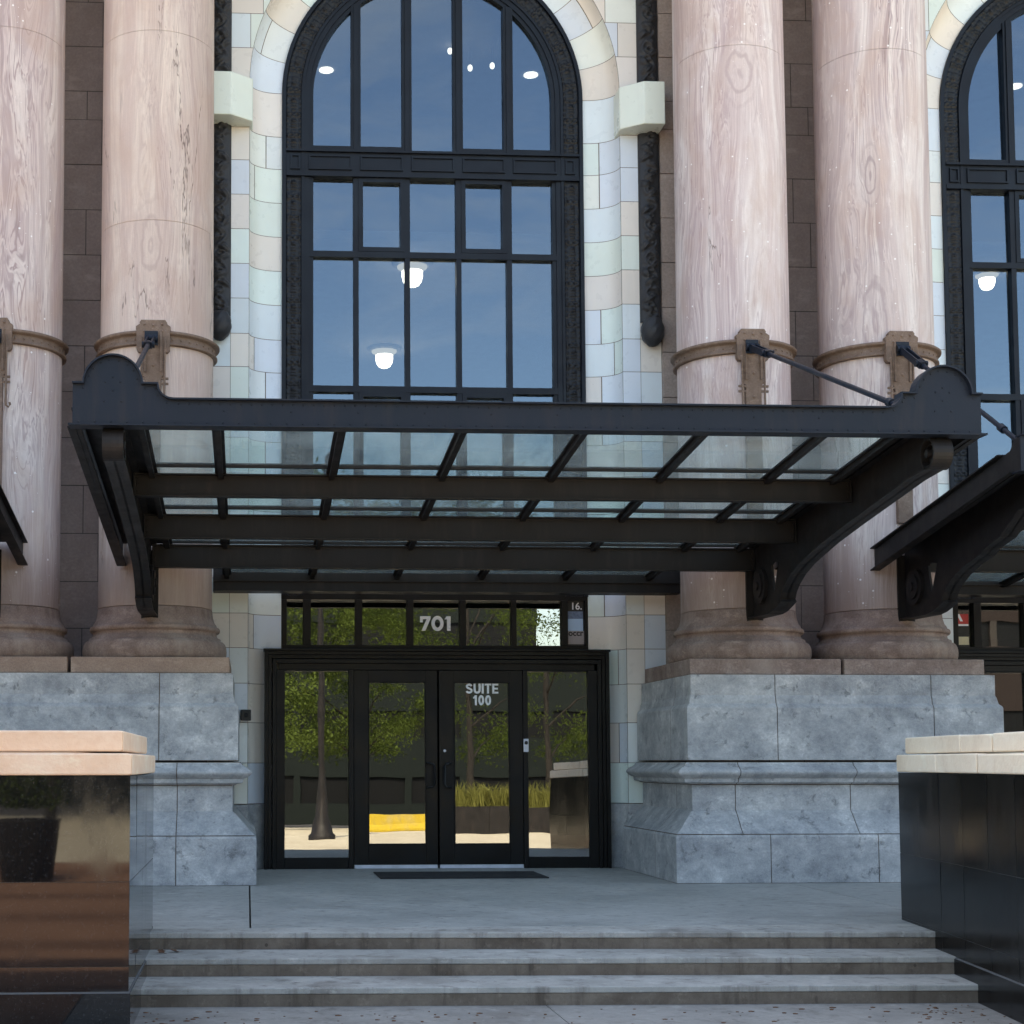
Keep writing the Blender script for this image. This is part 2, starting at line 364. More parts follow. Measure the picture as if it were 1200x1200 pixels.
def granite():
    b = NB('grey_blue_granite'); c = b.coord()
    n1 = b.noise(c, 1.7, 9, .7, .15); n2 = b.noise(b.mapping(c, (1, 1, 1.4), (4, 2, 9)), 4.2, 9, .74, .25); n3 = b.noise(c, 42, 5, .7)
    col = b.ramp(b.math('ADD', b.math('MULTIPLY', n1, .55), b.math('MULTIPLY', n2, .45)), [(.33, (.20, .21, .22)), (.45, (.37, .38, .395)), (.53, (.50, .505, .51)), (.64, (.70, .70, .69))])
    wh = b.math('MULTIPLY', b.rng(n2, .56, .66), b.rng(n1, .45, .6))
    col = b.mix(b.math('MULTIPLY', wh, .7), col, (.82, .815, .80))
    dk = b.math('MULTIPLY', b.rng(b.noise(b.mapping(c, (1, 1, 1), (1, 7, 3)), 6.5, 8, .76, .2), .57, .66), .7)
    col = b.mix(dk, col, (.14, .145, .155))
    col = b.mix(b.rng(n3, .35, .7, .35, 0), col, (.17, .18, .19))
    sp = b.noise(c, 120, 2, .6); col = b.mix(b.rng(sp, .58, .72, 0, .4), col, (.62, .62, .62))
    h = b.math('ADD', b.math('MULTIPLY', n2, 1.0), b.math('ADD', b.math('MULTIPLY', n3, .5), b.math('MULTIPLY', dk, -.8)))
    b.bsdf(col, b.rng(n2, .3, .7, .75, .5), b.bump(h, .55, .02), spec=.4)
    return b.m
M['granite'] = granite()
M['tile'] = tile_glaze()
M['iron'] = iron('black_navy_iron', (.0085, .0125, .0215), .42, .30)
M['iron_beam'] = iron('dark_painted_steel', (.0125, .0112, .0112), .5, .4)
M['iron_window'] = iron('navy_window_paint', (.0048, .0070, .0125), .42, .08)
M['iron_relief'] = iron('black_cast_iron', (.011, .0125, .016), .38, .06)
M['iron_carved'] = iron('weathered_cast_iron', (.030, .031, .035), .45, .15, (.05, .047, .045))
M['iron_door'] = iron('black_door_paint', (.0046, .0044, .0045), .38, .05)
M['collar'] = mottled('rusty_bronze_iron', [(.25, (.11, .068, .046)), (.5, (.215, .14, .10)), (.75, (.32, .225, .17))], 6, .65, .3, streak=(.19, .125, .095))
def dusty_glass():
    b = NB('canopy_glass'); v = b.coord()
    ior = b.rng(b.n('ShaderNodeNewGeometry').outputs['Backfacing'], 0, 1, 1.5, 1 / 1.5)
    fr = b.rng(b.n('ShaderNodeFresnel', {'IOR': ior}).outputs[0], .04, 1, .05, .6)
    tr = b.n('ShaderNodeBsdfTransparent', {'Color': (.82, .89, .87)}); gl = b.n('ShaderNodeBsdfGlossy', {'Color': (1, 1, 1), 'Roughness': .03})
    df = b.n('ShaderNodeBsdfDiffuse', {'Color': (.62, .66, .63)}); tl = b.n('ShaderNodeBsdfTranslucent', {'Color': (.62, .66, .63)})
    dd = b.n('ShaderNodeAddShader', {0: df.outputs[0], 1: tl.outputs[0]})
    n = b.math('ADD', b.math('MULTIPLY', b.noise(v, 1.1, 6, .65), .6), b.math('MULTIPLY', b.noise(b.mapping(v, (9, 1.2, 1)), 1, 5, .65), .4))
    m1 = b.n('ShaderNodeMixShader', {0: b.rng(n, .36, .66, .03, .15), 1: tr.outputs[0], 2: dd.outputs[0]})
    m2 = b.n('ShaderNodeMixShader', {0: fr, 1: m1.outputs[0], 2: gl.outputs[0]})
    b.t.links.new(m2.outputs[0], b.out.inputs[0]); return b.m
M['roof_glass'] = dusty_glass()
M['win_glass'] = glass('window_glass', (.42, .46, .50), .128, 1.0, .0, .035, (.68, .84, 1.0))
M['door_glass'] = glass('door_glass', (.40, .43, .41), .27, 1.0, .0, .02)
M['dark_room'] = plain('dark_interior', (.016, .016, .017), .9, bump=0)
M['ceiling'] = plain('interior_ceiling', (.45, .43, .40), .9, bump=0)
M['lamp'] = emit('lamp_glow', (1, .87, .68), 5.5)
M['lamp_dim'] = emit('lamp_rim_glow', (1, .82, .55), .55)
M['lamp_small'] = emit('downlight_glow', (1, .9, .75), 2.2)
M['white'] = plain('white_vinyl', (.88, .88, .88), .5, bump=0, var=.03)
M['letter_gray'] = plain('pale_letter', (.78, .76, .73), .5, bump=0, var=.04)
M['alu'] = plain('brushed_aluminium', (.62, .64, .72), .4, 0.2, bump=0)
M['rubber'] = plain('black_rubber', (.018, .018, .019), .85)
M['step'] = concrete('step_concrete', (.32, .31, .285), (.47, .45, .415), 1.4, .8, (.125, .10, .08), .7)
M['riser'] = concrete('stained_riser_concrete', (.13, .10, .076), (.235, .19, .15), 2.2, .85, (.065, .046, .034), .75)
M['porch'] = concrete('porch_concrete', (.30, .30, .285), (.42, .41, .385), .8, .62, (.15, .145, .135), .6)
M['pave'] = concrete('plaza_concrete', (.22, .21, .195), (.32, .305, .28), .9, .75, (.12, .10, .085), .65)
M['cap_peach'] = mottled('peach_sandstone_coping', [(.25, (.76, .49, .32)), (.5, (.86, .63, .46)), (.75, (.90, .74, .58))], 1.8, .7, .45, grit=.12)
M['cap_cream'] = mottled('cream_sandstone_coping', [(.25, (.66, .52, .39)), (.5, (.84, .72, .57)), (.75, (.90, .80, .66))], 1.8, .7, .45, grit=.12)
M['red'] = plain('red_vinyl', (.55, .04, .035), .5, bump=0)
M['cream'] = plain('cream_reflection', (.72, .64, .42), .6, bump=0)
M['skyblue'] = plain('pale_blue_print', (.42, .58, .78), .5, bump=0, var=.05)
M['slate'] = plain('slate_blue_print', (.13, .18, .28), .5, bump=0, var=.3, scale=30)
M['greyrose'] = plain('grey_rose_print', (.36, .32, .33), .5, bump=0, var=.1)
M['black'] = plain('black_plastic', (.012, .012, .013), .45, bump=0)
M['reflection_blind'] = plain('tan_reflection_blind', (.42, .30, .20), .8, bump=0)
M['leaf_dry'] = plain('dry_leaf', (.13, .06, .03), .8, bump=0)
def polished(name, r0, r1, spec, k):
    b = NB(name); c = b.coord()
    n = b.noise(c, 70, 4, .7)
    col = b.mix(b.rng(n, .55, .75), (.006 * k, .006 * k, .0065 * k), (.035 * k, .035 * k, .037 * k))
    dust = b.noise(b.mapping(c, (2, 2, .8)), 1.3, 6, .7)
    col = b.mix(b.rng(dust, .50, .75, 0, .22), col, (.07, .065, .06))
    b.bsdf(col, b.math('ADD', b.rng(b.noise(c, 1.1, 3), .3, .7, r0, r1), b.rng(dust, .5, .75, 0, .12)), None, spec=spec)
    return b.m
M['polish'] = polished('polished_dark_granite', .02, .06, .75, 1.0)
M['honed'] = polished('honed_black_granite', .12, .2, .16, .75)
M['joint_pale'] = plain('pale_grout', (.13, .13, .135), .8, bump=0)

rnd = random.Random(7)

# ================================================================== STRUCTURE: ground
CH_L, CH_R0, CH_R1 = -.75, (5.465, -6.67), (4.99, -9.95)
def sheet(name, x0, x1, y0, y1, z, mat, joints_x=(), joints_y=()):
    mb = MB(); mb.box((x0, y0, z - .25), (x1, y1, z)); return struct(mb.obj(name, mat))
# porch floor in slabs with open joints
mb = MB()
xs = [-6.0, .024, 5.9, 12, 17]; ys = [-7.0, -2.78, .5]
for i in range(len(xs) - 1):
    for j in range(2):
        mb.box((xs[i] + .007, ys[j] + .004, -.2), (xs[i + 1] - .007, ys[j + 1] - .004, 0))
mb.box((-6, -7.0, -.3), (17, .5, -.2 + .001), 1)
porch = struct(mb.obj('porch_floor', [M['porch'], M['mortar_dark']], bevel=.004))
# steps: slightly skewed treads, each a real block
mb = MB()
SL = [(-.9, -7.30, 5.6, -7.60, 0), (-.9, -7.86, 5.6, -8.09, -.13), (-.9, -8.46, 5.6, -8.61, -.26)]
back = -6.995
for (xa, ya, xb, yb, z) in SL:
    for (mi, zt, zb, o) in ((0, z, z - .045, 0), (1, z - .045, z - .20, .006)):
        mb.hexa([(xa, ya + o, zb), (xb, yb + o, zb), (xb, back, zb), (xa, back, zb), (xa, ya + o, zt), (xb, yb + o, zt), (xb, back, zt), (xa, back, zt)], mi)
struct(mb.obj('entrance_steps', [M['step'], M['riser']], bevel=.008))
mb = MB()
px = [-30, -13, -9, -5, -1.2, 2.1, 5.6, 9.4, 13, 17, 34]; py = [-11.6, -6.9]
for i in range(len(px) - 1):
    for j in range(len(py) - 1):
        mb.box((px[i] + .004, py[j] + .004, -.6), (px[i + 1] - .004, py[j + 1] - .004, -.39))
mb.box((-30, -11.6, -.7), (34, -6.9, -.396), 1)
struct(mb.obj('plaza_pavement', [M['pave'], M['mortar_dark']]))
# brick plaza behind the camera, then a bank down to the street
def bricks(name, c1, c2, mort, sc):
    b = NB(name); v = b.coord()
    br = b.n('ShaderNodeTexBrick', {'Vector': v, 'Color1': c1, 'Color2': c2, 'Mortar': mort, 'Scale': sc, 'Mortar Size': .012})
    sy_ = b.n('ShaderNodeSeparateXYZ', {0: v}).outputs[1]; band = b.math('LESS_THAN', b.math('FRACT', b.math('MULTIPLY', sy_, .42)), .3)  # dark bands painted in place of tree shadows on the paving
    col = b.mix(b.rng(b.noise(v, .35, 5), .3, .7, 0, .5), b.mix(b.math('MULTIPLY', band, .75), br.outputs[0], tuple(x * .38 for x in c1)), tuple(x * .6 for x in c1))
    b.bsdf(col, .85, b.bump(br.outputs['Fac'], .3, .004), spec=.3)
    return b.m
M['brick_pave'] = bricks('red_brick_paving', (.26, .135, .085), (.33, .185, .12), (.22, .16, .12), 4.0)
M['sidewalk'] = concrete('tan_sidewalk', (.48, .42, .31), (.58, .52, .40), .5, .85, (.35, .29, .21), .4)
M['asphalt'] = concrete('asphalt', (.05, .05, .052), (.07, .07, .072), 2, .9)
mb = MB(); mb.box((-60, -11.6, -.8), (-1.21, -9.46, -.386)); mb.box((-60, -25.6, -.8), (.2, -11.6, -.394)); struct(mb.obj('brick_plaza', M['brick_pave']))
mb = MB(); mb.box((.2, -25.6, -.8), (70, -11.6, -.394)); struct(mb.obj('paved_plaza', M['sidewalk']))
mb = MB(); mb.box((-80, -47, -.9), (90, -25.6, -.40)); struct(mb.obj('street_sidewalk', M['sidewalk']))
mb = MB(); mb.box((-80, -60, -1.0), (90, -47, -.52)); struct(mb.obj('street_road', M['asphalt']))
M['earth'] = plain('bare_earth', (.17, .14, .10), .95)
mb = MB(); mb.box((-900, -900, -1.6), (900, 900, -1.02)); struct(mb.obj('ground', M['earth']))

# ================================================================== THING: the building
X0 = 2.37; PER = 8.67; ZS = 9.92; RW = 1.955; RC = 2.37
B = thing('station_building', 'pale stone station building with arched windows framed in pastel glazed tiles', 'building', (0, 0, 0))
def blocks(mb, xs_, zs, y, depth, mi=0, g=.005, stagger=True):
    for k in range(len(zs) - 1):
        xx = xs_[k % len(xs_)]
        for i in range(len(xx) - 1):
            mb.box((xx[i] + g, y + rnd.uniform(0, .006), zs[k] + g), (xx[i + 1] - g, y + depth, zs[k + 1] - g), mi)
BZ = [0, .6, 1.2, 1.8, 2.4, 2.97, 3.55, 4.15, 4.75, 5.35, 5.93, 6.51, 7.09, 7.67, 8.25, 8.83, 9.41, 9.78, 10.36, 10.94, 11.5, 12.1, 12.6]
for n_, (xa, xb) in enumerate(((-14, X0 - 2.87), (X0 + 2.87, X0 + PER - 2.87), (X0 + PER + 2.87, 24))):
    mb = MB(); rows = []
    for q in range(4):
        xx = [xa]; x = xa + rnd.uniform(.5, 1.0)
        while x < xb - .45: xx.append(x); x += rnd.uniform(.7, 1.25)
        rows.append(xx + [xb])
    if n_ == 1:
        # a flat pinkish pilaster strip each side, the dark wall between
        a2, b2 = xa + .32, xb - .32
        rows = [[a2, 6.2, b2], [a2, 7.22, b2], [a2, 6.55, 7.0, b2]]
        blocks(mb, [[xa, a2]], BZ, -.42, .5, 2); blocks(mb, [[b2, xb]], BZ, -.42, .5, 2)
        blocks(mb, rows, BZ, -.33, .4)
    elif n_ == 0:
        rows = [[-14, -12, -10, -8, -6, -4.6, -3.4, -1.86, xb], [-14, -11, -9, -7, -5.2, -3.9, -2.05, xb], [-14, -10.4, -8.2, -6.4, -4.9, -3.7, -2.35, -1.4, xb]]
        blocks(mb, rows, BZ, -.33, .4)
    else: blocks(mb, rows, BZ, -.33, .4)
    mb.box((xa, -.32, 0), (xb, .3, 12.6), 1)
    mb.obj('wall', [M['wall_brown'], M['mortar_dark'], M['wall_tan']], B)
# upper wall over the arches, rear walls, roof
mb = MB()
for bx in (X0, X0 + PER): mb.box((bx - 2.868, -.31, 12.3), (bx + 2.868, .3, 12.6))
mb.box((-14, 11.7, 0), (24, 12, 12.6)); mb.box((-14, .31, 0), (-13.7, 11.69, 12.6)); mb.box((23.7, .31, 0), (24, 11.69, 12.6))
mb.obj('wall', M['wall_brown'], B)
mb = MB(); mb.box((-14.4, -1.9, 12.603), (24.4, 12.4, 13.0)); mb.box((-14.2, -1.6, 13.002), (24.2, 12.2, 13.6)); mb.obj('roof', M['wall_tan'], B)
# interior: floors, dark back wall, ceilings
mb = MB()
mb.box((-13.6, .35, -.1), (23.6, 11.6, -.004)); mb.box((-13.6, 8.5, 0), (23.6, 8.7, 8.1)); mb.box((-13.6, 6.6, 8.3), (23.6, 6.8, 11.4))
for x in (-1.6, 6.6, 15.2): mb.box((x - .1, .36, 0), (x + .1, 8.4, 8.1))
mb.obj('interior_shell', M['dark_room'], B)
mb = MB(); mb.box((-13.6, .36, 8.17), (23.6, 11.6, 8.29)); mb.box((-13.6, .36, 11.42), (23.6, 11.6, 11.6)); mb.box((-13.6, .36, 3.6), (23.6, 11.6, 3.75)); mb.obj('ceiling', M['ceiling'], B)

PAL = [tuple(.84 * a + .16 * b_ for a, b_ in zip(c, (.79, .80, .78))) for c in ((.77, .71, .64), (.76, .70, .65), (.66, .74, .84), (.65, .72, .82), (.72, .81, .74), (.70, .82, .78), (.79, .83, .77), (.74, .79, .80), (.78, .70, .62), (.68, .77, .82))]
def tcol(prev=[None]):
    while True:
        c = rnd.choice(PAL)
        if c != prev[0]: break
    prev[0] = c; k = rnd.uniform(.95, 1.04)
    return tuple(min(.86, x * k) for x in c)
YS, YI = -.36, -.065      # strip plane, inner plane at the window
def cove(t):              # t 0 at the window .. 1 at the strip: (offset from window edge, y)
    a = t * PI / 2
    return ((RC - RW) * math.sin(a) ** .9, YI + (YS - YI) * (1 - math.cos(a)) ** 1.05)
CZ = [.805, 1.31, 1.81, 2.295, 2.735, 3.165, 3.6, 4.04, 4.48, 4.92, 5.37, 5.82, 6.265, 6.69, 7.14, 7.585, 8.03, 8.475, 8.92, 9.345, ZS]
def surround(bx):
    mb = MB(); g = .0035
    for sgn in (-1, 1):
        for k in range(len(CZ) - 1):
            z0, z1 = CZ[k] + g, CZ[k + 1] - g
            r = rnd.random(); cuts = [0, 1] if r < .55 else ([0, .62, 1] if r < .8 else [0, .3, 1])
            cc = tcol()
            for a, b_ in zip(cuts[:-1], cuts[1:]):
                c = tcol(); nn = 8
                ts = [a + (b_ - a) * i / nn for i in range(nn + 1)]
                ts[0] += .012 if a > 0 else 0; ts[-1] -= .008
                rows = [[(bx + sgn * (RW + cove(t)[0]), cove(t)[1], z) for t in ts] for z in (z0, z1)]
                mb.grid(rows, 0, True, c)
            mb.grid([[(bx + sgn * x, YS, z) for x in (RC + .004, 2.60)] for z in (z0, z1)], 0, False, c if rnd.random() < .35 else tcol())
            mb.grid([[(bx + sgn * x, YS, z) for x in (2.605, 2.87)] for z in (z0, z1)], 0, False, cc)
        mb.grid([[(bx + sgn * 2.87, y, z) for y in (YS, -.2)] for z in (.8, 12.3)], 1, False, (.3, .3, .28))
    # voussoirs of the arch
    nv = 15
    for k in range(nv):
        a0, a1 = PI * k / nv + .0016, PI * (k + 1) / nv - .0016
        r = rnd.random(); cuts = [0, 1] if r < .5 else [0, .55, 1]
        for a, b_ in zip(cuts[:-1], cuts[1:]):
            c = tcol(); ts = [a + (b_ - a) * i / 8 for i in range(9)]
            ts[0] += .012 if a > 0 else 0; ts[-1] -= .008
            rows = []
            for q in range(6):
                an = a0 + (a1 - a0) * q / 5
                rows.append([(bx + math.cos(an) * (RW + cove(t)[0]), cove(t)[1], ZS + math.sin(an) * (RW + cove(t)[0])) for t in ts])
            mb.grid(rows, 0, True, c)
    # flat tiles of the spandrels, cut to the arch
    zz = [ZS, 10.38, 10.83, 11.28, 11.73, 12.3]
    for k in range(len(zz) - 1):
        for sgn in (-1, 1):
            edges = [0, .45, .95, 1.45, 1.95, 2.36, 2.87] if k % 2 else [0, .7, 1.2, 1.7, 2.2, 2.62, 2.87]
            for xa, xb in zip(edges[:-1], edges[1:]):
                c = tcol(); rows = []
                for q in range(7):
                    z = zz[k] + g + (zz[k + 1] - zz[k] - 2 * g) * q / 6
                    arc = math.sqrt(max(0, (RC + .004) ** 2 - (z - ZS) ** 2)); x0 = max(xa + g, arc)
                    if x0 < xb - g: rows.append([(bx + sgn * x0, YS, z), (bx + sgn * (xb - g), YS, z)])
                if len(rows) > 1: mb.grid(rows, 0, False, c)
    # grout body a little behind the tile faces
    for sgn in (-1, 1):
        ts = [i / 10 for i in range(11)]
        mb.grid([[(bx + sgn * (RW + cove(t)[0] + (.004 if t < 1 else .006)), cove(t)[1] + .005, z) for t in ts] + [(bx + sgn * 2.868, YS + .005, z)] for z in (.8, ZS)], 1, True, (.3, .3, .28))
    ts = [i / 10 for i in range(11)]; rows = []
    for q in range(41):
        an = PI * q / 40
        rows.append([(bx + math.cos(an) * (RW + .004 + cove(t)[0]), cove(t)[1] + .005, ZS + math.sin(an) * (RW + .004 + cove(t)[0])) for t in ts])
    mb.grid(rows, 1, True, (.3, .3, .28))
    rows = []
    for q in range(41):
        an = PI * q / 40; c_, s_ = math.cos(an), math.sin(an); k_ = min(2.868 / max(1e-6, abs(c_)), 2.38 / max(1e-6, s_))
        rows.append([(bx + c_ * rr, YS + .005, ZS + s_ * rr) for rr in (RC + .002, k_)])
    mb.grid(rows, 1, False, (.3, .3, .28))
    # reveal return to the window
    for sgn in (-1, 1): mb.grid([[(bx + sgn * RW, y, z) for y in (YI, .1)] for z in (.8, ZS)], 0, False, PAL[6])
    rows = [[(bx + RW * math.cos(PI * q / 48), y, ZS + RW * math.sin(PI * q / 48)) for y in (YI, .1)] for q in range(49)]
    mb.grid(rows, 0, True, PAL[6])
    mb.obj('tile_surround', [M['tile'], M['mortar']], B, fix=False)
    # stone foot blocks
    for sgn in (-1, 1):
        mb = MB()
        pts = [(bx + sgn * (RW + .0), YI - .03)] + [(bx + sgn * (RW + cove(t)[0]), cove(t)[1] - .02) for t in (.3, .6, .85, 1)] + [(bx + sgn * 2.9, YS - .02), (bx + sgn * 2.9, .05), (bx + sgn * (RW + .0), .05)]
        mb.prism(pts, 'z', 0.0, .797)
        mb.obj('base_block', M['granite'], B, bevel=.01)
    # impost blocks
    for sgn in (-1, 1):
        mb = MB()
        pts = [(bx + sgn * x, y) for x, y in ((2.868, -.1), (2.868, -.72), (2.60, -.72), (2.33, -.52), (2.33, -.1))]
        mb.prism(pts, 'z', 9.352, 9.905, 0, (.73, .79, .71))
        mb.obj('impost_block', M['tile'], B, bevel=.012)
surround(X0); surround(X0 + PER)

# carved cast-iron garlands hanging on the strips
def carved(u, v, k=0):
    per = .46; h = 0
    ph = v / per * 2 * PI
    us = .42 * math.sin(ph)
    h = max(h, .55 * math.exp(-((u - us) / .13) ** 2))
    base = math.floor(v / (per / 4))
    for q in (base - 1, base, base + 1):
        vc = (q + .5) * per / 4; sg = 1 if q % 2 else -1
        r1 = math.sin(q * 12.9 + k) * .5
        uc = .48 * sg * math.cos(q * 1.3); an = sg * (.75 + .4 * r1)
        du, dv = (u - uc) * .13, v - vc
        a = du * math.cos(an) + dv * math.sin(an); b = -du * math.sin(an) + dv * math.cos(an)
        d = (a / .033) ** 2 + (b / .075) ** 2
        if d < 1: h = max(h, (1 - d) ** .5 * (1 - .55 * math.exp(-(a / .007) ** 2)))
        # a curl at the tip
        rr = math.hypot((u - uc * .2) * .13, v - vc - .04)
        if abs(rr - .03) < .012: h = max(h, .75 * (1 - abs(rr - .03) / .012))
    return h
def garland(bx, sgn, z0, z1, knob):
    mb = MB(); cx = bx + sgn * 2.735; nu, nv = 22, int((z1 - z0) / .0125)
    rows = []
    for j in range(nv + 1):
        z = z0 + (z1 - z0) * j / nv; row = []
        for i in range(nu + 1):
            u = -1 + 2 * i / nu; hh = carved(u, z, sgn)
            rr = (.050 + .070 * hh)
            row.append((cx + .128 * math.sin(u * PI / 2), YS - .028 - rr * math.cos(u * PI / 2), z))
        rows.append(row)
    mb.grid(rows)
    mb.box((cx - .134, YS - .03, z0 + .002), (cx + .134, YS - .003, z1 - .002))
    if knob:
        zc = z0 - .14; rows = []
        for j in range(25):
            t = j / 24; z = z0 + .02 - .36 * t
            rad = (.105 + .05 * math.sin(PI * min(1, t * 1.15)) ** .8) * (1 if t < .7 else math.sqrt(max(0, 1 - ((t - .7) / .3) ** 2)))
            row = []
            for i in range(33):
                an = 2 * PI * i / 32
                pet = 1 + .12 * abs(math.sin(an * 4 + (t * 9))) * (1 - t * .4)
                row.append((cx + rad * .88 * pet * math.sin(an), YS - .10 - rad * .95 * pet * math.cos(an), z))
            rows.append(row)
        mb.grid(rows)
    mb.obj('carved_garland', M['iron_carved'], B)
for bx in (X0, X0 + PER):
    for sgn in (-1, 1):
        if bx > X0 and sgn > 0: continue
        garland(bx, sgn, 6.90, 9.35, True); garland(bx, sgn, 9.908, 12.29, False)

# arched windows
def arch_pts(r, n=40, z0=None):
    p = [] if z0 is None else [(r, z0)]
    p += [(r * math.cos(PI * i / n), ZS + r * math.sin(PI * i / n)) for i in range(n + 1)]
    if z0 is not None: p.append((-r, z0))
    return p
def window(bx):
    mb = MB(); zb = 3.42
    def ring(r0, r1, y0, y1, z0=zb):
        a, b_ = arch_pts(r0, 48, z0), arch_pts(r1, 48, z0)
        rows = [[(bx + p[0], y1, p[1]) for p in a], [(bx + p[0], y0, p[1]) for p in a], [(bx + p[0], y0, p[1]) for p in b_], [(bx + p[0], y1, p[1]) for p in b_]]
        mb.grid([list(r) for r in zip(*rows)], 0, False)
    ring(1.953, 1.905, -.10, .05); ring(1.905, 1.70, -.055, .05); ring(1.70, 1.665, -.085, .05); ring(1.665, 1.60, -.065, .05); ring(1.60, 1.55, -.045, .05)
    W = 1.60
    def hbar(z0, z1, y=-.05, xa=-W, xb=W): mb.box((bx + xa, y, z0), (bx + xb, .05, z1))
    def vbar(x, w_, z0, z1, y=-.05): mb.box((bx + x - w_ / 2, y, z0), (bx + x + w_ / 2, .048, z1))
    mx = [-1.0, -.338, .328, .985]
    # horizontal members
    hbar(7.79, 7.868, -.062); hbar(6.035, 6.115, -.062); hbar(4.20, 4.30, -.062)
    hbar(3.55, 4.2, -.04)
    # panelled transom
    xs_ = 1.9
    mb.box((bx - xs_, -.105, 8.835), (bx + xs_, .05, 8.89)); mb.box((bx - xs_, -.075, 8.8905), (bx + xs_, .05, 9.155)); mb.box((bx - xs_, -.115, 9.1555), (bx + xs_, .05, 9.185))
    mb.box((bx - 1.6, -.07, 9.1855), (bx + 1.6, .05, 9.20))
    lims = [-1.9, -1.665] + mx + [1.665, 1.9]
    for a, b_ in zip(lims[:-1], lims[1:]):
        # raised frame round each recessed panel
        x0, x1, z0, z1 = bx + a + .055, bx + b_ - .055, 8.925, 9.118
        if x1 - x0 < .05: continue
        t = .022
        mb.box((x0, -.098, z0), (x1, -.0755, z0 + t)); mb.box((x0, -.098, z1 - t), (x1, -.0755, z1))
        mb.box((x0, -.097, z0 + t), (x0 + t, -.0755, z1 - t)); mb.box((x1 - t, -.097, z0 + t), (x1, -.0755, z1 - t))
    for x in mx:
        vbar(x, .066, 4.3, 6.035, -.055); vbar(x, .066, 6.115, 7.79, -.055); vbar(x, .07, 7.868, 8.835, -.055)
        top = ZS + math.sqrt(1.6 ** 2 - (abs(x) + .06) ** 2) + .02
        vbar(x, .125, 9.20, top, -.062); vbar(x, .055, 9.20, top - .005, -.08)
    # opening sashes
    def sash(x0, x1, z0, z1, t=.055, y=-.068):
        mb.box((bx + x0, y, z0), (bx + x1, .02, z0 + t)); mb.box((bx + x0, y, z1 - t), (bx + x1, .02, z1))
        mb.box((bx + x0, y + .001, z0 + t), (bx + x0 + t, .02, z1 - t)); mb.box((bx + x1 - t, y + .001, z0 + t), (bx + x1, .02, z1 - t))
    for a, b_ in ((-1.0, -.338), (.328, .985)):
        sash(a + .035, b_ - .035, 7.87, 8.833); sash(a + .035, b_ - .035, 4.302, 6.033)
    lims = [-1.6] + mx + [1.6]
    for i, (a, b_) in enumerate(zip(lims[:-1], lims[1:])):
        if i == 2: continue
        mb.box((bx + a + (.06 if i else -.0), -.06, 9.2005), (bx + b_ - (.06 if i < 4 else 0), .03, 9.25))
    win = mb.obj('arched_window', M['iron_window'], B)
    # ornamental border
    def cell(u, s):
        per = .27; q = (s / per) % 1.0; h = 0
        if .08 < q < .46:
            for c in (.14, .27, .40):
                h = max(h, max(0, 1 - abs(q - c) / .038) * (1 if abs(u) < .42 else .2))
        qc = (q - .73) * per / .1; uu = u
        rr = math.hypot(uu, qc * 1.0); an = math.atan2(qc, uu)
        h = max(h, max(0, 1 - abs(rr - (.55 + .28 * math.cos(4 * an))) / .2))
        h = max(h, max(0, 1 - rr / .22))
        side = abs(abs(u) - .82)
        h = max(h, max(0, 1 - side / .12) * (.5 + .5 * math.sin(s * 90)))
        return h
    path = []
    z = zb
    while z < 8.83: path.append((1, z, None)); z += .012
    segs = [[], [], []]
    ob = MB()
    def relief(samples, pos):
        rows = []
        for s in samples:
            row = []
            for i in range(15):
                u = -1 + 2 * i / 14
                row.append(pos(u, s, -.058 - .03 * cell(u, s)))
            rows.append(row)
        ob.grid(rows)
    for sg in (-1, 1):
        relief([zb + .012 * i for i in range(int((8.83 - zb) / .012))], lambda u, s, y: (bx + sg * (1.803 + .095 * u), y, s))
        relief([9.19 + .012 * i for i in range(int((ZS - 9.19) / .012) + 1)], lambda u, s, y: (bx + sg * (1.803 + .095 * u), y, s))
    relief([.0135 * i for i in range(int(PI * 1.8 / .0135) + 1)], lambda u, s, y: (bx + math.cos(min(PI, s / 1.8)) * (1.803 + .095 * u), y, ZS + math.sin(min(PI, s / 1.8)) * (1.803 + .095 * u)))
    ob.obj('ornamental_border', M['iron_relief'], win)
    g = MB(); pr_ = random.Random(int(bx * 100))
    cols_ = [-1.6] + mx + [1.6]
    for a, b_ in zip(cols_[:-1], cols_[1:]):
        for z0, z1 in ((4.22, 6.07), (6.075, 7.83), (7.835, 8.87), (9.17, None)):
            ax, az = pr_.gauss(0, .0028), pr_.gauss(0, .0028); zc = (z0 + (z1 or 10.8)) / 2; xm = (a + b_) / 2
            if z1: pts = [(a, z0), (b_, z0), (b_, z1), (a, z1)]
            else: pts = [(a, z0), (b_, z0)] + [(b_ + (a - b_) * k / 10, ZS + math.sqrt(max(0, 1.605 ** 2 - (b_ + (a - b_) * k / 10) ** 2))) for k in range(11)]
            f_ = [(bx + x, .012 + ax * (x - xm) + az * (z - zc), z) for x, z in pts]; n = len(f_)
            g.add(f_ + [(p[0], p[1] + .008, p[2]) for p in f_], [tuple(range(n)), tuple(range(2 * n - 1, n - 1, -1))] + [(k, n + k, n + (k + 1) % n, (k + 1) % n) for k in range(n)])
    g.obj('window_glass', M['win_glass'], win)
    bl = MB()  # tan blinds that also paint in the brown reflection behind the lower panes
    for a, b_ in ((-.96, -.37), (-.30, .29), (.37, .95)):
        bl.box((bx + a, .10, 3.7), (bx + b_, .112, 5.96))
    bl.obj('reflection_blind', M['reflection_blind'], win)
    return win
window(X0); window(X0 + PER)

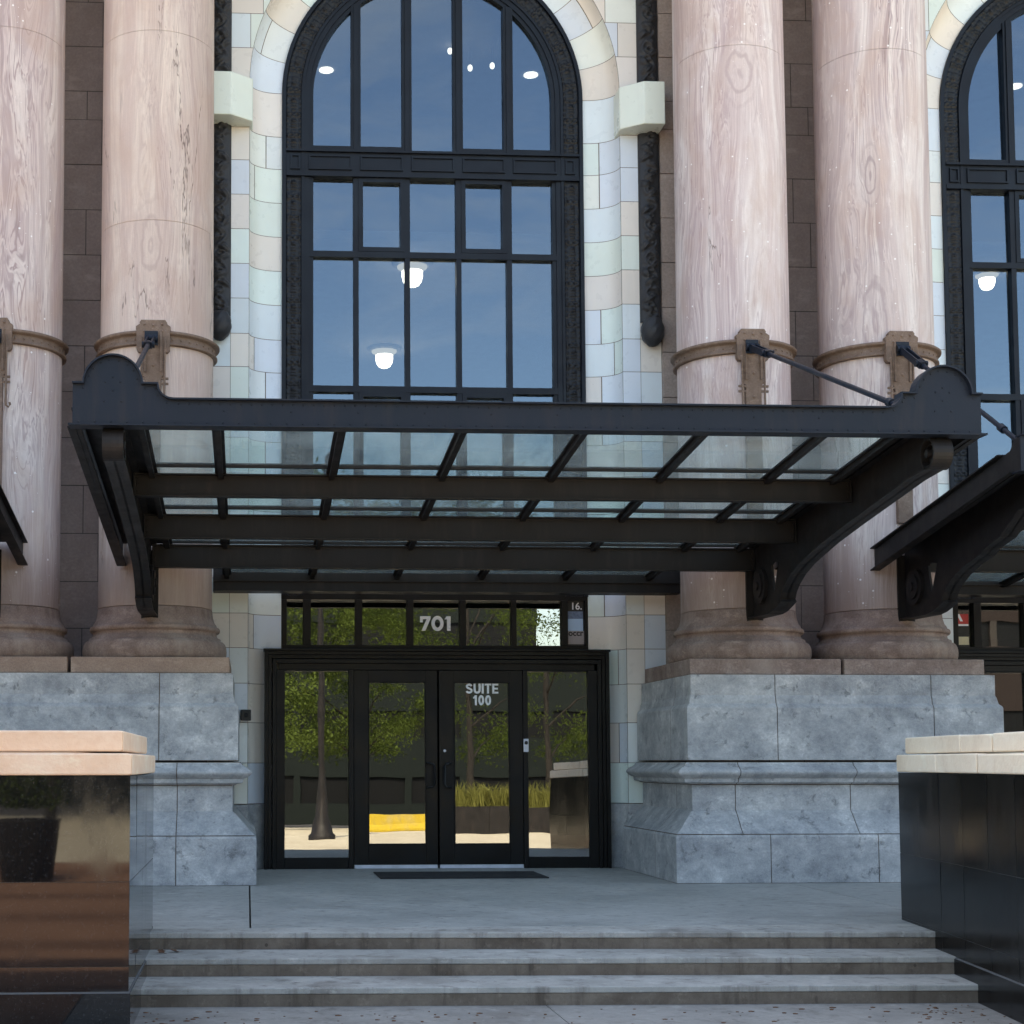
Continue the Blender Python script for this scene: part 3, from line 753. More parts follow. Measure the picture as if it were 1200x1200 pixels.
# heavy sans lettering built from strokes
def grotesque(txt, cx, z0, h, yd, par):
    W_ = {'S': .70, 'U': .72, 'I': .22, 'T': .66, 'E': .62, '1': .42, '0': .60}; t = .21; gap = .10
    tot = sum(W_[c] for c in txt) + gap * (len(txt) - 1); x = cx - tot * h / 2; n = MB(); ya, yb_ = yd + .014, yd + .0205
    def bar(a, b_, c, d): n.box((x + a * h, ya, z0 + b_ * h), (x + c * h, yb_, z0 + d * h))
    def band(pts):
        v = [Vector(p) for p in pts]; L_, R_ = [], []
        for i in range(len(v)):
            d = (v[min(i + 1, len(v) - 1)] - v[max(i - 1, 0)]).normalized(); m_ = Vector((-d.y, d.x)) * t / 2
            L_.append(v[i] + m_); R_.append(v[i] - m_)
        rows = [[(x + q.x * h, y, z0 + q.y * h) for q in e] for e, y in ((R_, yb_), (R_, ya), (L_, ya), (L_, yb_))]
        n.grid(rows, 0, False)
    for c in txt:
        w_ = W_[c]; o = t / 2
        if c == 'I': bar(.005, 0, .215, 1)
        elif c == 'T': bar(0, 1 - .18, w_, 1); bar(w_ / 2 - o, 0, w_ / 2 + o, .8199)
        elif c == 'E':
            bar(0, 0, t, 1)
            for a in (0, .41, .82): bar(t + .0005, a, w_ if a != .41 else w_ - .05, a + .18)
        elif c == 'U':
            r_ = w_ / 2 - o
            band([(o, 1), (o, .6), (o, .36)] + [(w_ / 2 - r_ * math.cos(PI * k / 12), .33 - (.33 - o + .01) * math.sin(PI * k / 12)) for k in range(13)] + [(w_ - o, .36), (w_ - o, .6), (w_ - o, 1)])
        elif c == '0': band([(w_ / 2 + (w_ / 2 - o) * math.cos(2 * PI * k / 28), .5 + (.5 - o + .02) * math.sin(2 * PI * k / 28)) for k in range(29)])
        elif c == '1': bar(.17, 0, .38, 1); n.prism([(x + .0 * h, z0 + .66 * h), (x + .1695 * h, z0 + .70 * h), (x + .1695 * h, z0 + .995 * h), (x + .13 * h, z0 + .90 * h), (x + .0 * h, z0 + .82 * h)], 'y', ya, yb_)
        elif c == 'S':
            r1 = w_ / 2 - o; p = [(w_ / 2 + r1 * math.cos(a) * .98, .715 + .185 * math.sin(a)) for a in [R(12 + 168 * k / 10) for k in range(11)]]
            p += [(o + .02, .66), (o + .10, .58), (w_ / 2, .505), (w_ - o - .10, .43), (w_ - o - .01, .35)]
            p += [(w_ / 2 + r1 * math.cos(a) * .98, .285 - .19 * math.sin(a)) for a in [R(180 * k / 10 - 2) for k in range(11)]][0:] if False else [(w_ / 2 + r1 * math.cos(R(a)), .285 + .185 * math.sin(R(a))) for a in range(0, -172, -17)]
            band(p)
        x += (w_ + gap) * h
    n.obj('lettering', M['white'], par)
# entrance: transom light, doors, sidelights
LEAN = .011
def entrance(bx, number):
    F = MB(); yo = -.30
    # outer stepped architrave
    W, H = 2.165, 2.70
    for d, y in ((0, yo), (.045, yo + .03), (.10, yo + .012)):
        a = W - d
        t = .045 if d < .09 else .05
        F.box((bx - a, y, 0), (bx - a + t - .001, .05, H - d)); F.box((bx + a - t + .001, y, 0), (bx + a, .05, H - d))
        F.box((bx - a + t, y + .001, H - d - t), (bx + a - t, .05, H - d))
    F.box((bx - 1.99, yo + .05, 2.47), (bx + 1.99, .05, H - .15))
    F.box((bx - W - .015, yo - .02, H + .001), (bx + W + .015, -.0, H + .03))
    yd = yo + .06
    # jambs & mullions
    for x0, x1 in ((-2.015, -1.915), (-1.115, -1.055), (1.075, 1.135), (1.90, 2.015)):
        F.box((bx + x0, yd - .02, 0), (bx + x1, .02, 2.468))
    for x0, x1 in ((-1.914, -1.116), (1.136, 1.899)):
        F.box((bx + x0, yd - .01, .0), (bx + x1, .02, .14)); F.box((bx + x0, yd - .01, 2.455), (bx + x1, .02, 2.4685))
    fr = F.obj('entrance_frame', M['iron_door'], B, bevel=.004)
    for x0, x1 in ((-1.914, -1.116), (1.136, 1.899)):
        k_ = .036 if x0 > 0 else 0.0; e0, e1 = bx + x0 + .003, bx + x1 - .003; ya, yb2 = yd + .012, yd + .012 - k_ * (x1 - x0) * -1
        g = MB(); g.hexa([(e0, yb2, .141), (e1, ya, .141), (e1, ya + .01, .141), (e0, yb2 + .01, .141), (e0, yb2 + LEAN * 2.313, 2.454), (e1, ya + LEAN * 2.313, 2.454), (e1, ya + .01 + LEAN * 2.313, 2.454), (e0, yb2 + .01 + LEAN * 2.313, 2.454)]); g.obj('sidelight_glass', M['door_glass'], fr)
    for sg in (-1, 1):
        d = MB(); xa, xb = (bx - 1.05, bx + .012 - .017) if sg < 0 else (bx + .017, bx + 1.072)
        pl, pr = (bx - .87, bx - .15) if sg < 0 else (bx + .205, bx + .905)
        z0, z1 = .05, 2.466
        d.box((xa, yd, z0), (pl, yd + .05, z1)); d.box((pr, yd, z0), (xb, yd + .05, z1))
        d.box((pl + .0005, yd + .001, z0), (pr - .0005, yd + .05, .30)); d.box((pl + .0005, yd + .001, 2.32), (pr - .0005, yd + .05, z1))
        t = .012
        for (a, b_, c, e) in ((pl, pl + t, .30, 2.32), (pr - t, pr, .30, 2.32), (pl + t, pr - t, .30, .30 + t), (pl + t, pr - t, 2.32 - t, 2.32)):
            d.box((a + .0008, yd - .008, c + .0008), (b_ - .0008, yd + .02, e - .0008))
        do = d.obj('door', M['iron_door'], B, bevel=.003)
        g = MB(); g.hexa([(pl + .002, yd + .008, .302), (pr - .002, yd + .008, .302), (pr - .002, yd + .016, .302), (pl + .002, yd + .016, .302)] + [(pl + .002, yd + .008 + LEAN * 2.016, 2.318), (pr - .002, yd + .008 + LEAN * 2.016, 2.318), (pr - .002, yd + .016 + LEAN * 2.016, 2.318), (pl + .002, yd + .016 + LEAN * 2.016, 2.318)]); g.obj('door_glass', M['door_glass'], do)
        k = MB(); k.box((xa + .004, yd - .006, .004), (xb - .004, yd + .04, .047)); k.obj('kick_strip', M['alu'], do)
        h = MB(); hx = bx - .055 if sg < 0 else bx + .085
        ho = -.075 if sg < 0 else .075
        h.tube([(hx + ho, yd, 1.00), (hx + ho, yd - .055, 1.005), (hx + ho * .2, yd - .075, 1.01), (hx - ho * .1, yd - .075, 1.04), (hx - ho * .1, yd - .075, 1.27), (hx + ho * .2, yd - .075, 1.30), (hx + ho, yd - .055, 1.305), (hx + ho, yd, 1.31)], .0125)
        h.obj('handle', M['black'], do)
        if sg > 0:
            lk = MB(); lk.lathe([(.018, 0), (.018, .008), (.012, .012)], 0, 0, 16); l_ = lk.obj('lock_cylinder', M['alu'], do); l_.location = (bx + .085, yd, 1.46); l_.rotation_euler = (PI / 2, 0, 0)
            if number:
                grotesque('SUITE', bx + .563, 2.178, .124, yd, do); grotesque('100', bx + .563, 2.032, .124, yd, do)
    # transom light
    T = MB()
    T.box((bx - 1.951, -.07, 3.37), (bx + 1.951, .05, 3.56)); T.box((bx - 1.95, -.07, 2.731), (bx + 1.95, .05, 2.795))
    edges = [(-1.951, -1.885), (-1.68, -1.58), (-1.02, -.93), (-.365, -.28), (.31, .39), (.97, 1.035), (1.615, 1.695), (1.915, 1.951)]
    for a, b_ in edges: T.box((bx + a, -.068, 2.7955), (bx + b_, .05, 3.3695))
    to = T.obj('transom_window', M['iron_door'], B, bevel=.004)
    g = MB(); g.box((bx - 1.93, .0, 2.75), (bx + 1.93, .01, 3.4)); g.obj('transom_glass', M['door_glass'], to)
    if number:
        n = MB()
        # 7, 0, 1 in a heavy geometric sans, drawn as outlines
        x, z, h_ = bx - .19, 2.985, .185
        def poly(p, ox): n.prism([(ox + a * h_, z + b_ * h_) for a, b_ in p], 'y', -.012, -.002)
        poly([(0, 1), (0, .58), (.19, .58), (.19, .80), (.46, .80), (.10, 0), (.36, 0), (.72, .83), (.72, 1)], x)
        ring_o = [(.42 + .42 * math.cos(2 * PI * i / 32), .5 + .52 * math.sin(2 * PI * i / 32)) for i in range(33)]
        ring_i = [(.42 + .19 * math.cos(2 * PI * i / 32), .5 + .29 * math.sin(2 * PI * i / 32)) for i in range(33)]
        ox = x + .78 * h_
        rows = [[(ox + p[0] * h_, y, z + p[1] * h_) for p in rg] for rg, y in ((ring_i, -.002), (ring_i, -.012), (ring_o, -.012), (ring_o, -.002))]
        n.grid(rows, 0, False)
        poly([(.13, 1), (0, .80), (.0, .79), (.16, .79), (.16, 0), (.40, 0), (.40, 1)], x + 1.70 * h_)
        n.obj('house_number', M['letter_gray'], to)
entrance(X0, True); entrance(X0 + PER, False)

# ================================================================== THINGS: pedestals
def pedestal(xc, label, HW=1.80):
    root = thing('granite_pedestal', label, 'pedestal', (xc, -1.41, 0), 0, 'granite pedestals under the column pairs')
    YF = -1.12           # core half width and front offset (local)
    mb = MB(); g = .0052
    courses = [([(.26, 0), (.26, .50), (.25, .53)], [None, -.95, .25, 1.2, None], [None, -1.9, None]),
               ([(.25, .53), (.19, .585), (.05, .74), (.0, .785), (.0, 1.07)], [None, -1.25, .05, 1.2, None], [None, -1.7, None]),
               ([(.04, 1.07), (.05, 1.085), (.11, 1.095), (.12, 1.14), (.15, 1.148)] + [(.15 + .06 * math.sin(PI * i / 8), 1.15 + .11 * i / 8) for i in range(9)] + [(.14, 1.262), (.10, 1.29), (.09, 1.318)], [None, -1.25, .05, 1.2, None], [None, None]),
               ([(.06, 1.335), (.06, 1.92), (.05, 1.94), (.025, 1.965), (.012, 2.03), (.0, 2.06), (.0, 2.295)], [None, -.78, 1.0, None], [None, -1.75, None])]
    for ci, (prof, fx, sy) in enumerate(courses):
        prof = [(d, z + (g if i == 0 else (-g if i == len(prof) - 1 else 0))) for i, (d, z) in enumerate(prof)]
        for a, b_ in zip(fx[:-1], fx[1:]):
            rows = []
            for d, z in prof:
                x0 = -(HW + d) if a is None else a + g; x1 = HW + d if b_ is None else b_ - g
                rows.append([(x0 + (x1 - x0) * i / 6, YF - d, z) for i in range(7)])
            mb.grid(rows, 0, False)
            for e, x in ((a, 1), (b_, -1)):
                if e is not None: mb.grid([[(e + g * x, YF - d + q, z) for q in (0, .03)] for d, z in prof], 0, False)
        yb = 1.02
        for sgn in (-1, 1):
            ylist = [None] + [YF + .62] + [yb] if ci != 2 else [None, yb]
            for a, b_ in zip(ylist[:-1], ylist[1:]):
                rows = []
                for d, z in prof:
                    y0 = YF - d if a is None else a + g; y1 = b_ - g
                    rows.append([(sgn * (HW + d), y0 + (y1 - y0) * i / 4, z) for i in range(5)])
                mb.grid(rows, 0, False)
        # bed faces top and bottom
        for i in (0, -1):
            d, z = prof[i]
            mb.add([(-(HW + d), YF - d, z), (HW + d, YF - d, z), (HW + d, yb, z), (-(HW + d), yb, z)], [(0, 1, 2, 3)])
    # mortar core
    for prof, _, _ in courses:
        for (d0, z0), (d1, z1) in zip(prof[:-1], prof[1:]):
            pass
        rows = []
        for d, z in prof:
            a = HW + d - .009; y = YF - d + .009
            rows.append([(-a, 1.0, z), (-a, y, z), (a, y, z), (a, 1.0, z)])
        mb.grid(rows, 1, False)
    mb.obj('shaped_granite', [M['granite'], M['mortar']], root)
    # brown plinth slabs, one under each column
    pl = MB(); cj = (X0 + PER / 2 - xc) if xc > 0 else 0.0
    for a, b_ in ((-HW + .04, cj - .018), (cj + .018, HW - .04)): pl.box((a, -.97, 2.30), (b_, 1.0, 2.478))
    pl.obj('plinth_slab', M['brown_base'] if xc > 0 else M['plinth_tan'], root, bevel=.012)
    return root
pedestal(X0 - PER / 2, 'blue grey granite pedestal partly behind the brown reflecting planter wall')
pedestal(X0 + PER / 2 - .055, 'blue grey granite pedestal partly behind the black planter wall', 1.735)

# ================================================================== THINGS: columns
YC = -1.41
CX = [-2.86, -1.085, 5.825, 7.585]
def column(i, label):
    root = thing('stone_column', label, 'column', (CX[i], YC, 2.48), 0, 'pink stone columns in pairs')
    b = MB()
    tor = [(.835 - .055 + .055 * math.cos(a), .115 + .115 * math.sin(a)) for a in [(-PI / 2 + PI * k / 10) for k in range(11)]]
    prof = [(.70, .0)] + [(.72, .0)] + tor + [(.765, .232), (.765, .262), (.742, .27), (.722, .29), (.716, .315), (.728, .335)] + [(.738 + .018 * math.cos(a), .365 + .03 * math.sin(a)) for a in [(-PI / 2 + PI * k / 6) for k in range(7)]] + [(.722, .40), (.712, .43), (.69, .46), (.672, .52), (.664, .60)]
    # the drum that carries the base mouldings
    b.lathe(prof, 0, 0, 72)
    b.obj('column_base', M['brown_base'], root)
    s = MB()
    cuts = [.605, 5.03, 7.27, 10.12] if i == 1 else [.605, 7.27, 10.12]
    for a, c in zip(cuts[:-1], cuts[1:]):
        n = 14; pr = [(.655, a)]
        for k in range(n + 1):
            z = a + .004 + (c - a - .008) * k / n; t = z / 11.5
            pr.append((.662 + .004 * math.sin(min(1, t * 1.2) * PI) - .012 * t, z))
            if k in (0, n): pr.insert(len(pr) - (0 if k == 0 else 1), (pr[-1][0], z + (.004 if k == 0 else -.004)))
            if k == 0: pr.append((pr[-1][0], z + .012))
            if k == n: pr.insert(len(pr) - 2, (pr[-1][0], z - .012))
        pr.append((.648 if c > 5 else .655, c)); s.lathe(pr, 0, 0, 80, cap=False)
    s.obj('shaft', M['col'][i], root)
    # iron collar with rivets, and the strap plate on its front
    c = MB(); z0 = 6.05 - 2.48
    c.lathe([(.645, z0), (.70, z0), (.712, z0 + .008), (.712, z0 + .022), (.692, z0 + .03), (.688, z0 + .105), (.692, z0 + .112), (.728, z0 + .12), (.738, z0 + .132), (.738, z0 + .150), (.725, z0 + .16), (.645, z0 + .165)], 0, 0, 72)
    for k in range(40):
        an = 2 * PI * k / 40
        c.rivet((.689 * math.cos(an), .689 * math.sin(an), z0 + .068), .017, (math.cos(an), math.sin(an), 0))
    co = c.obj('iron_collar', M['collar'], root)
    p = MB(); zt = z0 + .275
    half = [(.0, zt), (.135, zt), (.155, zt - .03), (.15, zt - .045), (.195, zt - .075), (.195, zt - .11), (.188, zt - .125), (.188, zt - .34), (.165, zt - .37), (.115, zt - .37), (.115, zt - .62), (.125, zt - .64), (.09, zt - .66), (.085, zt - 2.25), (0, zt - 2.25)]
    poly = half + [(-x, z) for x, z in half[::-1][1:-1]]
    p.prism(poly, 'y', -.735, -.66)
    for sg in (-1, 1):
        p.box((sg * .078, -.755, zt - .60), (sg * .098, -.7355, zt - .14))
        p.tube([(sg * .13, -.73, zt - .2), (sg * .13, -.735, zt - .95), (sg * .135, -.735, zt - 1.0), (sg * .16, -.73, zt - 1.02), (sg * .178, -.725, zt - .99), (sg * .17, -.725, zt - .965)], .013, 8)
        for q in (.66, .72): p.box((sg * .085, -.733, zt - q), (sg * .175, -.71, zt - q - .025))
        for zz in (.05, .13): p.rivet((sg * .10, -.736, zt - zz), .018)
    p.rivet((0, -.736, zt - .52), .022); p.rivet((0, -.736, zt - .06), .018); p.rivet((0, -.736, zt - .8), .022)
    p.obj('strap_plate', M['collar'], co)
column(0, 'pink column cut off by the left edge of the photo')
column(1, 'warm cream and pink column with long dark vertical cracks, left of the arched window')
column(2, 'whitish pink column with a round knot near its top, right of the arched window')
column(3, 'mauve streaked column with a narrow chain of knots, the rightmost one')

# ================================================================== THINGS: canopies
def canopy(label, xl, xr, yf, ZR=3.77, front=4.235, rafters=6, full=True, dz=0):
    xc = (xl + xr) / 2
    root = thing('glass_canopy', label, 'canopy', (xc, -2.07, 3.6), 0, 'iron and glass canopies')
    root_loc = Vector((xc, -2.07, 3.6))
    def put(mb, name, mat, par=root, bevel=0):
        o = mb.obj(name, mat, par, bevel)
        if par is root: o.location = -root_loc
        return o
    sl = (front - ZR) / (yf + 2.0)
    def zg(y): return ZR + sl * (y + 2.0)
    zb, zt, zsh, zc = front - .18, front + .025, front + .15, front + .15
    r = .232; L = xl - .325; RR = xr + .325
    half = [(L, zb), (L, zsh), (xl - r, zsh)] + [(xl - r * math.cos(PI * k / 20), zc + r * math.sin(PI * k / 20)) for k in range(1, 20)] + [(xl + r, zsh), (xl + r + .125, zsh)]
    cc = (xl + r + .125 + .135, zsh)
    half += [(cc[0] - .135 * math.cos(PI / 2 * k / 6), cc[1] - (zsh - zt) * math.sin(PI / 2 * k / 6)) for k in range(1, 7)]
    mirror = [(xl + xr - x, z) for x, z in half[::-1]]
    top = half[1:] + mirror[:-1]
    f = MB()
    f.prism([half[0]] + top + [mirror[-1]], 'y', yf, yf + .02)
    f.strip(top, 'y', yf - .045, yf + .10, .014)
    f.box((L - .03, yf - .05, zb - .0145), (RR + .03, yf + .12, zb - .0005))
    # rivets along the edges
    acc = 0.0; last = None
    for p, q in zip(top[:-1], top[1:]):
        d = math.hypot(q[0] - p[0], q[1] - p[1]); t = 0
        nx, nz = (q[1] - p[1]) / max(d, 1e-6), -(q[0] - p[0]) / max(d, 1e-6)
        while acc + (d - t) >= .085:
            t += .085 - acc; acc = 0
            f.rivet((p[0] + (q[0] - p[0]) * t / d + nx * .03, yf - .0005, p[1] + (q[1] - p[1]) * t / d + nz * .03), .0085)
        acc += d - t
    x = L + .05
    while x < RR: f.rivet((x, yf - .0005, zb + .022), .0085); x += .13
    for px_ in (xl, xr):
        for dx_, dz_ in ((-.06, .02), (.06, .02), (0, .06), (0, -.05), (-.07, -.14), (.07, -.14)): f.rivet((px_ + dx_, yf - .0005, zc + dz_), .009)
    x = xl + .9
    while x < xr - .7: f.rivet((x, yf - .0005, front - .06), .009); x += .55
    put(f, 'fascia', M['iron'])
    # side plates (outboard channels)
    for sg, xe in ((-1, L), (1, RR)):
        s = MB(); ye = -2.0
        def zq(y): return zg(y) - .105
        s.prism([(yf + .021, zb), (yf + .021, zsh - .01), (yf + .12, zsh - .01), (yf + .20, zt + .02), (yf + .32, zt), (ye, zq(ye) + .12), (ye, zq(ye) - .12)], 'x', xe + sg * .0, xe - sg * .014)
        # flanges
        s.strip([(yf + .35, zt), (ye - .0, zq(ye) + .12)], 'x', xe - .05, xe + .05, .014)
        s.strip([(yf + .125, zb - .0005), (ye, zq(ye) - .1345)], 'x', xe - .055, xe + .055, .013)
        put(s, 'side_plate', M['iron_beam'])
        xm = xl if sg < 0 else xr; a_, b_ = sorted((xe - sg * .06, xm - sg * .24))
        s = MB(); s.hexa([(a_, yf + .025, zg(yf) - .016), (b_, yf + .025, zg(yf) - .016), (b_, -2.15, zg(-2.15) - .016), (a_, -2.15, zg(-2.15) - .016)] + [(a_, yf + .025, zg(yf) - .004), (b_, yf + .025, zg(yf) - .004), (b_, -2.15, zg(-2.15) - .004), (a_, -2.15, zg(-2.15) - .004)])
        put(s, 'edge_plate', M['iron_beam'])
    # main cantilever beams with bracket foot and front scroll
    for sg, xb in ((1, xl), (-1, xr)):
        k = MB()
        arm = [(yf + .10, zb - .02), (yf + .10, front - .44), (yf + .55, front - .47)] + ([(-5.0, 3.585), (-4.4, 3.50)] if full else [(-4.5, 3.56), (-4.2, 3.50)])
        arm += [(-4.05, 3.435), (-3.75, 3.375), (-3.50, 3.30), (-3.32, 3.215), (-3.22, 3.14), (-3.17, 3.07), (-3.21, 3.04), (-3.10, 3.005), (-2.94, 2.965), (-2.78, 2.945), (-2.10, 2.955)]
        upper = [(-2.10, zg(-2.1) - .035), (yf + .10, zg(yf + .1) - .035)]
        zu = zg(-2.78) - .035
        k.prism(arm[:-1] + [(-2.78, 3.19), (-2.93, 3.50), (-2.78, 3.53), (-2.78, zu), upper[1]], 'x', xb - .012, xb + .012)
        k.prism([(-2.779, 2.945), arm[-1], upper[0], (-2.779, zu), (-2.779, 3.53), (-2.70, 3.50), (-2.779, 3.19)], 'x', xb - .0121, xb + .0121)
        k.strip(arm[1:], 'x', xb - .085, xb + .085, .016)
        k.strip([(yf + .13, zg(yf + .13) - .034), (-2.11, zg(-2.11) - .034)], 'x', xb - .075, xb + .075, .016)
        # back plate against the column
        k.box((xb - .095, -2.099, 2.90), (xb + .095, -2.055, 3.70))
        # round boss inside the bracket, both faces
        for s2 in (-1, 1):
            for rr, d in ((.20, .055), (.14, .075), (.055, .095)):
                k.tube([(xb + s2 * .0125, -2.40, 3.30), (xb + s2 * d, -2.40, 3.30)], rr, 24)
        o = put(k, 'main_beam', M['iron_beam'])
        # scroll at the front end
        q = MB(); pts = []
        for t in range(0, 31):
            an = PI * .5 + t / 30 * 2 * PI * 1.0; rd = .137 - .0 * t
            pts.append((yf + .145 + rd * math.cos(an) * 1.0, front - .32 + rd * math.sin(an)))
        q.strip(pts[:-1] + [pts[-1]], 'x', xb - .085, xb + .085, .02)
        q.tube([(xb - .09, yf + .145, front - .32), (xb + .09, yf + .145, front - .32)], .035, 16)
        pts2 = [(yf + .145 + (.1 - .002 * t) * math.cos(t * .25), front - .32 + (.1 - .002 * t) * math.sin(t * .25)) for t in range(20)]
        q.strip(pts2, 'x', xb - .05, xb + .05, .012)
        q.obj('scroll', M['iron_beam'], o)
    # cross beams
    if full: bl = [(-5.0, .215), (-3.5, .25), (-2.17, .26)]
    else: bl = [(-3.8, .22), (-2.17, .26)]
    for y, h_ in bl:
        b_ = MB(); t_ = zg(y) - .032
        x0, x1 = xl + .03, xr - .03
        b_.box((x0, y - .008, t_ - h_ + .014), (x1, y + .008, t_ - .014))
        b_.box((x0, y - .055, t_ - h_), (x1, y + .055, t_ - h_ + .0135)); b_.box((x0, y - .055, t_ - .0135), (x1, y + .055, t_))
        for xe in (x0 + .03, x1 - .03):
            for kz in (.25, .5, .75): b_.rivet((xe, y - .0085, t_ - h_ * kz), .011)
        b_.box((x0, y - .05, t_ - h_ + .016), (x0 + .012, y - .0085, t_ - .016)); b_.box((x1 - .012, y - .05, t_ - h_ + .016), (x1, y - .0085, t_ - .016))
        put(b_, 'cross_beam', M['iron_beam'])
    # rear gutter against the wall
    gx0, gx1 = X0 - 2.80 + (xc - 2.35 if abs(xc - 2.35) > 1 else 0), X0 + 3.0 + (xc - 2.35 if abs(xc - 2.35) > 1 else 0)
    g_ = MB(); g_.box((gx0, -.62, 3.41), (gx1, -.60, 3.70)); g_.box((gx0, -.599, 3.41), (gx1, -.368, 3.43)); g_.box((gx0, -.66, 3.53), (gx1, -.621, 3.552)); g_.box((gx0, -.66, 3.41), (gx1, -.621, 3.428))
    put(g_, 'rear_gutter', M['iron_beam'])
    # rafters
    n = rafters; sp = 1.045; xs_ = [xc - sp * (n - 1) / 2 + sp * i for i in range(n)]
    for x in xs_ + [xl + .20, xr - .20]:
        ra = MB(); yb = -.63
        edge = x < xs_[0] or x > xs_[-1]
        if edge: yb = -2.15
        ra.beam((x, yf + .02, zg(yf + .02) - .022), (x, yb, zg(yb) - .022), .105, .018, mi=0)
        ra.beam((x, yf + .02, zg(yf + .02) - .055), (x, yb, zg(yb) - .055), .05, .05)
        put(ra, 'rafter', M['iron_beam'])
    # glass in sheets between the rafters
    gl = MB(); lap = [yf + .03, (yf - 5.0) / 2 - .1 if full else -4.3, -3.5, -2.1, -.62] if False else ([yf + .03, -5.22, -3.72, -2.22, -.64] if full else [yf + .03, -4.0, -2.22, -.64])
    cols = [xl + .20] + xs_ + [xr - .20]
    for a, b_ in zip(cols[:-1], cols[1:]):
        for y0, y1 in zip(lap[:-1], lap[1:]):
            p = .008
            za, zb_ = zg(y0), zg(y1)
            if y0 > -2.3 and (a < xs_[0] or b_ > xs_[-1]): continue
            gl.hexa([(a + p, y0 + .004, za - .004), (b_ - p, y0 + .004, za - .004), (b_ - p, y1 - .004, zb_ - .004), (a + p, y1 - .004, zb_ - .004),
                     (a + p, y0 + .004, za + .006), (b_ - p, y0 + .004, za + .006), (b_ - p, y1 - .004, zb_ + .006), (a + p, y1 - .004, zb_ + .006)])
    put(gl, 'roof_glass', M['roof_glass'])
    lb = MB()
    for y in lap[1:-1]: lb.box((xl + .2, y - .02, zg(y) - .028), (xr - .2, y + .02, zg(y) + .012))
    put(lb, 'glazing_bar', M['iron_beam'])
    # tie rods up to the column collars
    for xb in (xl, xr):
        t = MB(); a = Vector((xb, -2.17, 6.10)); e = Vector((xb, yf + .38, front + .06))
        d = (e - a).normalized()
        t.tube([a + d * .55, e], .026, 10)
        t.tube([a + d * .50, a + d * .62], .045, 10); t.tube([e - d * .75, e - d * .66], .042, 10)
        side = Vector((1, 0, 0))
        for s2 in (-1, 1): t.beam(a + side * s2 * .035, a + d * .62 + side * s2 * .035, .018, .075)
        t.tube([a + side * -.075, a + side * .075], .045, 10)
        t.tube([a + d * .55 + side * -.07, a + d * .55 + side * .07], .035, 10)
        t.tube([e + side * -.06, e + side * .06], .045, 10)
        for s2 in (-1, 1): t.beam(e - d * .3 + side * s2 * .035, e + side * s2 * .035, .016, .07)
        t.box((xb - .075, -2.17, 6.03), (xb + .075, -2.14, 6.19))
        put(t, 'tie_rod', M['iron'])
    return root
CXL, CXR = CX[1] - .02, CX[2] - .02
canopy('wide black iron and glass canopy over the doors numbered 701', CXL, CXR, -6.95)
canopy('black iron canopy entering from the right edge, its left side plate in view', CX[3], CX[3] + 6.92, -5.42, full=False)
canopy('black iron canopy of which only the rear corner shows at the left edge', CX[0] - 6.92, CX[0], -5.42, full=False)

